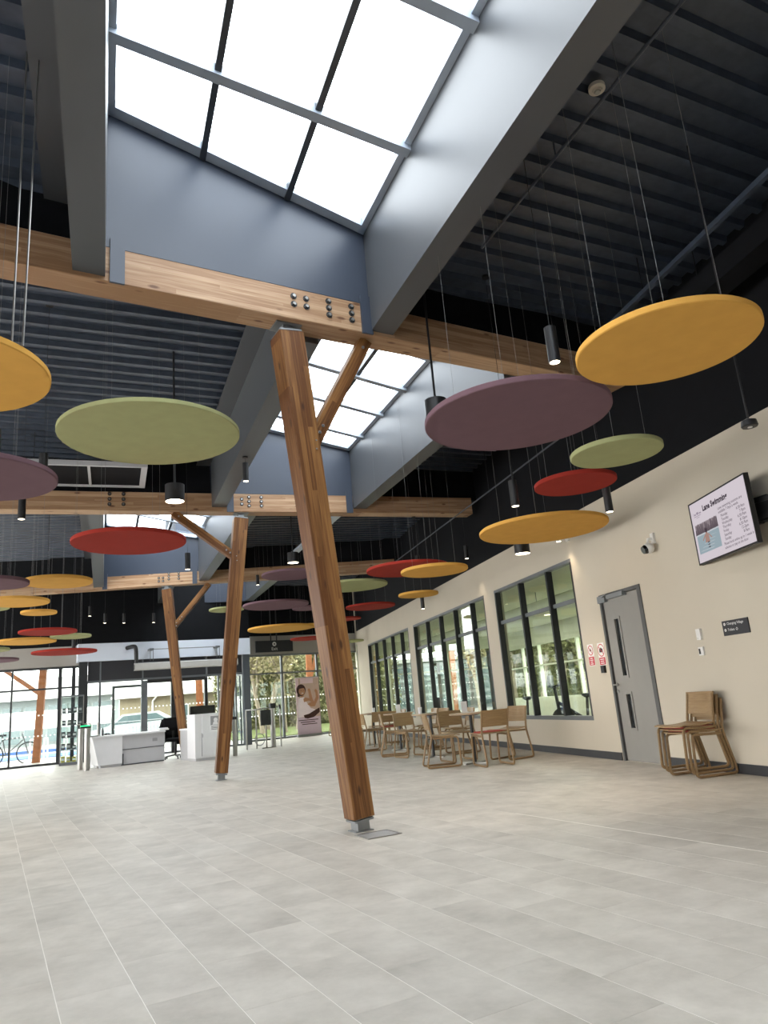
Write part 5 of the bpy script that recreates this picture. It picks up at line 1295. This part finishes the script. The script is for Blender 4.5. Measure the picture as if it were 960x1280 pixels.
# ------------------------------------------------------------------ gym behind the internal windows
def gym():
    X0, X1, Y0, Y1, H = XW + 0.17, 11.5, 8.6, 27.0, 3.1
    MB().box((X0, Y0, -0.2), (X1 + 0.2, Y1, -0.006)).build('floor_gym', M['gymfloor'])['kind'] = 'structure'
    MB().box((X0, Y0 - 0.2, H), (X1 + 0.2, Y1 + 0.2, H + 0.2)).build('ceiling_gym', M['gymceil'])['kind'] = 'structure'
    MB().box((X0, Y0 - 0.2, 0), (X1 + 0.2, Y0, H)).build('wall_gym_near', M['gymwall'])['kind'] = 'structure'
    w = MB(); w.box((X1, Y0, 0), (X1 + 0.2, Y1, 0.62)); w.box((X1, Y0, 2.52), (X1 + 0.2, Y1, H))
    struct(w.build('wall_gym_outer', M['gymwall']))
    w = MB(); w.box((X0, Y1, 0), (X1 + 0.2, Y1 + 0.15, 0.12)); w.box((X0, Y1, 2.7), (X1 + 0.2, Y1 + 0.15, H)); struct(w.build('wall_gym_far', M['gymwall']))
    def glaz(name, p, az, L, z0, z1, zt, n, dots=False):
        r = struct(empty(name, p, math.radians(90 - az)), 'outer glazing of the gym room')
        glazed(r, [(L * k / n - 0.03, L * k / n + 0.03) for k in range(n + 1)], z0, zt, z1, M['gymwall'], dep=0.12, dots=dots, sill=0.05)
    glaz('window_12', (X1 + 0.1, Y0 + 0.05, 0), 0, Y1 - Y0 - 0.1, 0.62, 2.46, 1.75, 13)
    glaz('window_13', (X0 + 0.03, Y1 + 0.07, 0), 90, X1 - X0, 0.12, 2.64, 1.9, 5, True)
    # duct, and light battens added to brighten the gym
    t = tag(empty('ceiling_gym_duct', (7.3, 17.0, 2.72)), 'pale round duct under the gym ceiling, seen through the internal windows', 'duct')
    MB().tube([(0, -7.5, 0), (0, 8.5, 0)], 0.17, 16).build('duct_run', M['gymwall'], t, True)
    for y in (-6, -2, 2, 6): MB().tube([(0, y, 0.1), (0, y, 0.40)], 0.01, 6).build('hanger', M['galv'], t)
    for k, (y, lab) in enumerate(((12.5, 'first'), (16.0, 'second'), (19.5, 'third'), (23.0, 'fourth'))):
        t = tag(empty('ceiling_fill_light', (9.2, y, 3.1)), '%s added linear fill light in the gym, counted from the grey door' % lab, 'ceiling light')
        MB().box((-0.7, -0.05, -0.06), (0.7, 0.05, 0)).build('housing', M['whitepl'], t); MB().box((-0.68, -0.04, -0.064), (0.68, 0.04, -0.06)).build('diffuser', M['lamp'], t)
        ld = bpy.data.lights.new('lamp_beam', 'AREA'); ld.energy = 60; ld.color = (1, 0.97, 0.86); ld.shape = 'RECTANGLE'; ld.size = 1.36; ld.size_y = 0.08  # area light added under each batten to lift the gym's brightness
        lo = bpy.data.objects.new('lamp_beam', ld); COL.objects.link(lo); lo.parent = t; lo.location = (0, 0, -0.07)
    def bike(x, y, rz, lab):
        t = tag(empty('exercise_bike', (x, y, 0), rz), lab, 'exercise bike', 'exercise machines in the gym')
        for yy in (-0.45, 0.45): MB().box((-0.25, yy - 0.03, 0), (0.25, yy + 0.03, 0.05)).build('floor_bar', M['blackmetal'], t)
        MB().bar((0, -0.45, 0.05), (0, 0.45, 0.05), 0.07, 0.05).build('spine', M['blackmetal'], t)
        MB().tube([(-0.03, 0.25, 0.35), (0.03, 0.25, 0.35)], 0.24, 24).build('flywheel', M['blackplastic'], t)
        f = MB(); f.tube([(0, -0.2, 0.05), (0, -0.27, 0.75)], 0.03, 8); f.tube([(0, 0.3, 0.1), (0, 0.36, 1.02)], 0.035, 8); f.tube([(0, -0.22, 0.3), (0, 0.34, 0.7)], 0.035, 8); f.build('frame', M['blackmetal'], t)
        MB().lathe([(0, 0.75), (0.06, 0.75), (0.12, 0.80), (0.11, 0.83), (0, 0.84)], (0, -0.28, 0), 12).build('saddle', M['blackplastic'], t)
        MB().tube(smooth_path([(-0.22, 0.2, 1.05), (-0.22, 0.36, 1.0), (0.22, 0.36, 1.0), (0.22, 0.2, 1.05)], 0.08), 0.016, 8).build('handlebar', M['blackmetal'], t)
        MB().cbox((0, 0.42, 1.12), (0.34, 0.05, 0.24)).build('console', M['blackplastic'], t)
    bike(7.2, 16.5, 0.6, 'black exercise bike seen at the left of the nearest internal window'); bike(7.3, 13.9, 0.9, 'black exercise bike seen in the middle of the nearest internal window'); bike(8.1, 12.5, 0.4, 'black exercise bike at the right of the nearest internal window')
    def cable(x, y, lab):
        t = tag(empty('gym_machine', (x, y, 0)), lab, 'gym machine', 'weight machines in the gym')
        for s in (-1, 1): MB().cbox((0, s * 0.4, 1.05), (0.08, 0.08, 2.1)).build('upright', M['blackmetal'], t); MB().cbox((0, s * 0.4, 0.03), (0.8, 0.08, 0.06)).build('foot', M['blackmetal'], t)
        MB().cbox((0, 0, 2.06), (0.08, 0.8, 0.08)).build('cross_beam', M['blackmetal'], t); MB().cbox((0, 0, 0.5), (0.2, 0.3, 0.9)).build('weight_stack', M['blackplastic'], t)
        MB().tube([(0, 0, 2.06), (0.1, 0, 1.6)], 0.008, 6).build('pulley_cable', M['galv'], t); MB().tube([(0.1, -0.3, 1.6), (0.1, 0.3, 1.6)], 0.015, 8).build('pull_bar', M['galv'], t)
    cable(7.6, 18.6, 'black weight machine behind the right end of the middle internal window'); cable(7.8, 24.6, 'black weight machine behind the farthest internal window')
gym()

# ------------------------------------------------------------------ outside
def outside():
    struct(MB().box((-70, 24.0, -0.25), (60, 110, -0.03)).build('ground', M['ground']), 'pale paving outside the glazed fronts')
    struct(MB().box((11.9, -20, -0.24), (60, 24.0, -0.031)).build('ground_side', M['lawn']))
    struct(MB().box((-9.2, 22.9, -0.25), (12, 28, -0.0301)).build('ground_apron', M['ground']))
    o = MB().box((1.0, 29.5, -0.03), (14, 45, 0.0)).build('lawn', M['lawn']); struct(o, 'lawn beyond the exit front')
    o = MB().box((-16, 30.5, -0.03), (-4.2, 34.0, -0.012)).build('ground_marking', M['bluecourt']); struct(o, 'blue painted strip outside the left front')
    o = MB().box((-12, 36.8, -0.03), (-5.5, 37.1, 0.10)).build('kerb', M['bluecourt']); struct(o)
    # projecting canopy over the fronts
    struct(MB().add([(-9.2, 23.9, 2.95), (-2.5, 24.6, 2.95), (-2.5, 27.2, 2.98), (-9.2, 26.9, 2.98), (-9.2, 23.9, 3.1), (-2.5, 24.6, 3.1), (-2.5, 27.2, 3.1), (-9.2, 26.9, 3.1)], [(0, 3, 2, 1), (4, 5, 6, 7), (0, 1, 5, 4), (1, 2, 6, 5), (2, 3, 7, 6), (3, 0, 4, 7)]).build('trim_4', M['bulk']))
    def ypost(base, top, k0, k1, lab, w):
        t = tag(empty('outdoor_post', base), lab, 'post', 'orange timber posts outside'); b = Vector(base)
        frame_obj('shaft', b, Vector(top), w, w, (0, -1, 0), M['orange'], t)
        if k0: frame_obj('brace', k0, k1, w * 0.6, w * 0.6, (0, -1, 0), M['orange'], t)
        MB().cbox((0, 0, 0.01), (0.3, 0.3, 0.02)).build('base_plate', M['galv'], t)
    ypost((-5.2, 25.96, -0.03), (-5.18, 26.5, 2.92), (-5.19, 26.3, 2.1), (-6.35, 26.6, 2.95), 'orange timber post with a brace outside the left front', 0.21)
    ypost((4.0, 29.4, -0.03), (4.12, 29.6, 3.4), (4.05, 29.5, 1.9), (4.55, 29.6, 3.4), 'orange timber post outside the exit, above the banner', 0.22)
    ypost((-0.15, 30.0, -0.03), (-0.22, 30.1, 2.6), None, None, 'orange brown timber post outside the lobby, above the monitor', 0.26)
    # long pale building behind the left front
    b = tag(empty('pavilion_building', (-20, 52, 0)), 'long pale building with tall glazing opposite the left front', 'building')
    MB().box((-30, 0, -0.03), (14.5, 8, 2.9)).build('wall', M['paleblock'], b)
    MB().add([(-31, -0.8, 2.8), (15, -0.8, 2.8), (15, 8.5, 2.8), (-31, 8.5, 2.8), (-31, 4, 4.4), (15, 4, 4.4)], [(0, 1, 5, 4), (2, 3, 4, 5), (0, 4, 3), (1, 2, 5), (0, 3, 2, 1)]).build('roof', M['roofgrey'], b)
    for k in range(12):
        x = -2.0 + k * 1.35; f = MB().box((x, -0.06, 0.1), (x + 1.2, 0.0, 2.45)).build('window', M['paleblock'], b); MB().box((x + 0.06, -0.08, 0.16), (x + 1.14, -0.06, 2.40)).build('pane', M['farglass'], f)
    # pale glazed wing beyond the far end of the gym
    b = tag(empty('wing_building', (10.5, 47, 0)), 'pale blue glazed wing beyond the far end of the gym', 'building')
    MB().box((-1.5, 0, -0.03), (9.0, 6, 3.2)).build('wall', paint('wing_cladding', (0.36, 0.40, 0.42), 0.7, 0.2), b); MB().box((-1.8, -0.4, 3.2), (9.3, 6.3, 3.45)).build('roof', M['roofgrey'], b)
    for k in range(7):
        for z0, z1 in ((0.15, 1.05), (1.15, 2.05), (2.15, 2.95)):
            x = -1.3 + k * 1.45; f = MB().box((x, -0.06, z0), (x + 1.3, 0.0, z1)).build('window', M['paleblock'], b); MB().box((x + 0.05, -0.08, z0 + 0.05), (x + 1.25, -0.06, z1 - 0.05)).build('pane', M['farglass'], f)
    ypost((10.4, 30.5, -0.03), (10.55, 30.6, 3.4), None, None, 'orange timber post beyond the far gym glazing', 0.22)
    # curved white bike shelter
    s = tag(empty('bike_shelter', (-7.3, 38.5, 0)), 'white curved bike shelter roof outside the left front', 'shelter')
    mb = MB(); n = 8
    for j in range(n + 1):
        a = PI * (0.12 + 0.5 * j / n); y, z = -1.3 * math.cos(a), 0.55 + 1.25 * math.sin(a)
        for x in (-2.2, 3.0): mb.v += [(x, y, z), (x, y, z + 0.03)]
    for j in range(n):
        a = j * 4; mb.f += [(a, a + 2, a + 6, a + 4), (a + 1, a + 5, a + 7, a + 3), (a, a + 4, a + 5, a + 1), (a + 2, a + 3, a + 7, a + 6)]
    mb.build('curved_roof', M['signwhite'], s)
    for x in (-2.1, -0.4, 1.3, 2.9): MB().tube([(x, 0.9, -0.03), (x, 0.9, 1.2), (x, 0.0, 1.76)], 0.03, 8).build('support_leg', M['galv'], s)
    # cream building behind the lobby
    b = tag(empty('cream_building', (0, 44, 0)), 'cream rendered low building behind the draught lobby', 'building')
    MB().box((-4.6, 0, -0.03), (3.6, 6, 2.35)).build('wall', M['cream'], b)
    MB().add([(-5.0, -0.5, 2.3), (4.0, -0.5, 2.3), (4.0, 6.5, 2.3), (-5.0, 6.5, 2.3), (-5.0, 3, 3.6), (4.0, 3, 3.6)], [(0, 1, 5, 4), (2, 3, 4, 5), (0, 4, 3), (1, 2, 5), (0, 3, 2, 1)]).build('roof', M['roofgrey'], b)
    MB().tube([(-5.0, -0.56, 2.28), (4.0, -0.56, 2.28)], 0.06, 8).build('gutter', M['signwhite'], b)
    for x in (-2.6, 0.9): MB().tube(smooth_path([(x, -0.5, 2.25), (x - 0.25, -0.06, 2.0), (x - 0.25, -0.06, 0)], 0.1), 0.05, 8).build('downpipe', M['signwhite'], b)
    for x in (-1.6, 1.6): f = MB().box((x, -0.03, 0.8), (x + 0.7, 0, 1.7)).build('window', M['signwhite'], b); MB().box((x + 0.05, -0.05, 0.85), (x + 0.65, -0.03, 1.65)).build('pane', M['farglass'], f)
    # railings
    r = tag(empty('railing', (-2.6, 35, 0)), 'thin grey metal railing outside the draught lobby', 'railing')
    for z in (0.15, 1.0): MB().tube([(-2.0, 0, z), (4.5, 0, z)], 0.02, 6).build('rail', M['galv'], r)
    for k in range(44): MB().tube([(-2.0 + k * 0.15, 0, -0.03), (-2.0 + k * 0.15, 0, 1.0)], 0.009, 4).build('baluster', M['galv'], r)
    # parked grey car
    c = tag(empty('car', (-3.0, 36.3, -0.03)), 'pale grey parked car outside the lobby, left of the railing', 'car')
    pr = [(-2.0, 0.35), (-1.95, 0.75), (-1.2, 0.9), (-0.6, 1.36), (0.9, 1.40), (1.6, 1.0), (2.0, 0.9), (2.05, 0.4), (1.7, 0.25), (-1.8, 0.25)]
    MB().flat(pr, (0, -0.8, 0), (1, 0, 0), (0, 0, 1), -1.6).build('body', paint('car_paint', (0.42, 0.46, 0.46), 0.25, 0.5), c)
    MB().flat([(-1.0, 0.93), (-0.55, 1.28), (0.85, 1.32), (1.35, 1.0)], (0, -0.805, 0), (1, 0, 0), (0, 0, 1), 0.004).build('side_window', M['farglass'], c)
    for x in (-1.25, 1.25):
        for y in (-0.78, 0.78): MB().tube([(x, y - 0.09, 0.31), (x, y + 0.09, 0.31)], 0.31, 18).build('wheel', M['rubber'], c)
    # bicycle by the left front
    k = tag(empty('bicycle', (-6.02, 26.2, -0.03), 0.25), 'grey bicycle parked outside the left front', 'bicycle')
    for x in (-0.52, 0.52):
        w = MB(); w.tube([(x + 0.33 * math.cos(a), 0, 0.345 + 0.33 * math.sin(a)) for a in [2 * PI * i / 24 for i in range(24)]], 0.018, 6, closed=True); w.build('wheel', M['rubber'], k)
        w = MB()
        for i in range(8): a = PI * i / 8; w.tube([(x + 0.32 * math.cos(a), 0, 0.345 + 0.32 * math.sin(a)), (x - 0.32 * math.cos(a), 0, 0.345 - 0.32 * math.sin(a))], 0.003, 4)
        w.build('spokes', M['galv'], k)
    f = MB()
    for a, b_ in (((-0.52, 0.345), (-0.12, 0.33)), ((-0.52, 0.345), (-0.22, 0.80)), ((-0.12, 0.33), (-0.24, 0.92)), ((-0.22, 0.80), (0.34, 0.84)), ((-0.12, 0.33), (0.36, 0.76)), ((0.33, 0.95), (0.52, 0.345))): f.tube([(a[0], 0, a[1]), (b_[0], 0, b_[1])], 0.018, 8)
    f.build('frame', M['bluebike'], k)
    MB().tube([(0.34, -0.28, 1.0), (0.30, 0, 0.98), (0.34, 0.28, 1.0)], 0.014, 8).build('handlebar', M['bluebike'], k); MB().cbox((-0.25, 0, 0.94), (0.26, 0.12, 0.06)).build('saddle', M['rubber'], k)
    # white cycle hoops
    for i, (x, y) in enumerate(((-5.75, 28.0), (-5.35, 28.2), (-4.75, 28.4), (-4.35, 28.6))):
        h = tag(empty('cycle_hoop', (x, y, -0.03)), ['first', 'second', 'third', 'fourth'][i] + ' white metal cycle hoop from the left outside the left front', 'cycle hoop', 'cycle hoops outside')
        MB().tube(smooth_path([(0, -0.3, 0), (0, -0.3, 0.72), (0, 0.3, 0.72), (0, 0.3, 0)], 0.15), 0.03, 8).build('hoop_tube', M['signwhite'], h, True)
outside()

def tree(name, x, y, h, lab, grp, seed, leafm, nleaf=1500, bare=0.3):
    rnd = random.Random(seed)
    t = tag(empty(name, (x, y, -0.05)), lab, 'tree', grp); tr = MB(); tips = []
    def grow(p, d, L, r, k):
        pts = [p]; q = p.copy(); dd = d.copy()
        for i in range(3):
            dd = (dd + Vector((rnd.uniform(-.18, .18), rnd.uniform(-.18, .18), rnd.uniform(0, .15)))).normalized(); q = q + dd * L / 3; pts.append(q.copy())
        tr.tube(pts, [r, r * 0.88, r * 0.76, r * 0.64], 6 if k < 2 else 4)
        if k >= 1: tips.extend(pts[1:])
        if k < 3:
            for i in range(3 if k else 5):
                a = rnd.uniform(0, 2 * PI); s = rnd.uniform(0.35, 0.8); nd = (dd + Vector((math.cos(a), math.sin(a), 0.15)) * s).normalized(); b = pts[rnd.choice((1, 2, 3))] if k else pts[rnd.choice((2, 3))]
                grow(b, nd, L * rnd.uniform(0.5, 0.72), r * 0.5, k + 1)
    grow(Vector((0, 0, 0)), Vector((0, 0, 1)), h * 0.5, h * 0.022, 0)
    tr.build('trunk', M['bark'], t, True)
    lf = MB()
    for i in range(nleaf):
        c = rnd.choice(tips) + Vector((rnd.gauss(0, .22), rnd.gauss(0, .22), rnd.gauss(0, .22))) * (h / 4)
        if c.z < 0.3: continue
        u = Vector((rnd.uniform(-1, 1), rnd.uniform(-1, 1), rnd.uniform(-1, 1))).normalized(); v = u.orthogonal().normalized(); s = rnd.uniform(0.045, 0.11) * h / 4
        lf.add([c - u * s, c + v * s * 0.5, c + u * s, c - v * s * 0.5], [(0, 1, 2, 3)])
    o = lf.build('foliage', leafm, t); o['kind'] = 'stuff'; return t
def trees():
    A = tree('tree', 2.5, 34.0, 5.2, 'pale stemmed tree outside, left pane of the exit front', 'trees outside the exit', 1, M['leafdry'], 1500)
    B = tree('tree', 4.3, 36.0, 5.6, 'leafy olive tree outside, behind the banner', 'trees outside the exit', 2, M['leaf'], 2600)
    def again(o, x, y, rz, s, lab, grp):
        c = copy_tree(o); c.location = (x, y, -0.05); c.rotation_euler = (0, 0, rz); c.scale = (s, s, s); c['label'] = lab; c['group'] = grp
    again(A, 3.4, 33.2, 2.1, 0.95, 'pale stemmed tree outside, behind the turnstile', 'trees outside the exit')
    again(B, 1.8, 37.5, 1.3, 1.1, 'leafy olive tree outside, far left behind the exit front', 'trees outside the exit')
    again(B, 6.4, 35.0, 4.0, 1.1, 'leafy olive tree outside, right of the banner', 'trees outside the exit')
    again(B, 3.2, 40.0, 5.0, 1.3, 'tallest olive tree, farthest beyond the exit front', 'trees outside the exit')
    for i, (x, y, rz, s, o) in enumerate(((14.6, 26.5, 0.3, 0.9, B), (15.4, 30.0, 2.0, 1.0, A), (14.2, 32.5, 3.1, 1.0, B), (16.6, 35.0, 4.4, 1.05, B), (14.4, 38.0, 5.3, 1.1, A), (17.2, 41.0, 0.9, 1.2, B))):
        again(o, x, y, rz, s, ['nearest', 'second', 'third', 'fourth', 'fifth', 'farthest'][i] + ' tree beyond the gym glazing, counted from the grey door', 'trees beyond the gym')
trees()
def hedge():
    rnd = random.Random(11)
    for nm, x0, x1, y, h, lab, cat in (('hedge', 0.5, 11.0, 42.5, 4.6, 'dense olive hedge closing the view beyond the exit trees', 0), ('hedge', 19.0, 20.4, 35.0, 4.8, 'dense olive hedge beyond the gym glazing', 1)):
        t = tag(empty(nm, ((x0 + x1) / 2, y, -0.05)), lab, 'hedge'); W, D = ((x1 - x0) / 2, 1.0) if cat == 0 else (1.0, 13.0)
        MB().box((-W + 0.35, -D + 0.35, 0), (W - 0.35, D - 0.35, h - 0.5)).build('dense_core', paint('hedge_core', (0.10, 0.105, 0.045), 0.9, 0.1, noise=0.4, scale=3), t)
        lf = MB()
        for i in range(5200):
            c = Vector((rnd.uniform(-W, W), rnd.uniform(-D, D), rnd.uniform(0.05, h)))
            if cat == 0: c.y = -D + abs(rnd.gauss(0, 0.25))
            else: c.x = -W + abs(rnd.gauss(0, 0.25))
            u = Vector((rnd.uniform(-1, 1), rnd.uniform(-1, 1), rnd.uniform(-1, 1))).normalized(); v = u.orthogonal().normalized(); s = rnd.uniform(0.08, 0.17)
            lf.add([c - u * s, c + v * s * 0.5, c + u * s, c - v * s * 0.5], [(0, 1, 2, 3)])
        lf.build('foliage', M['leaf'], t)['kind'] = 'stuff'
hedge()
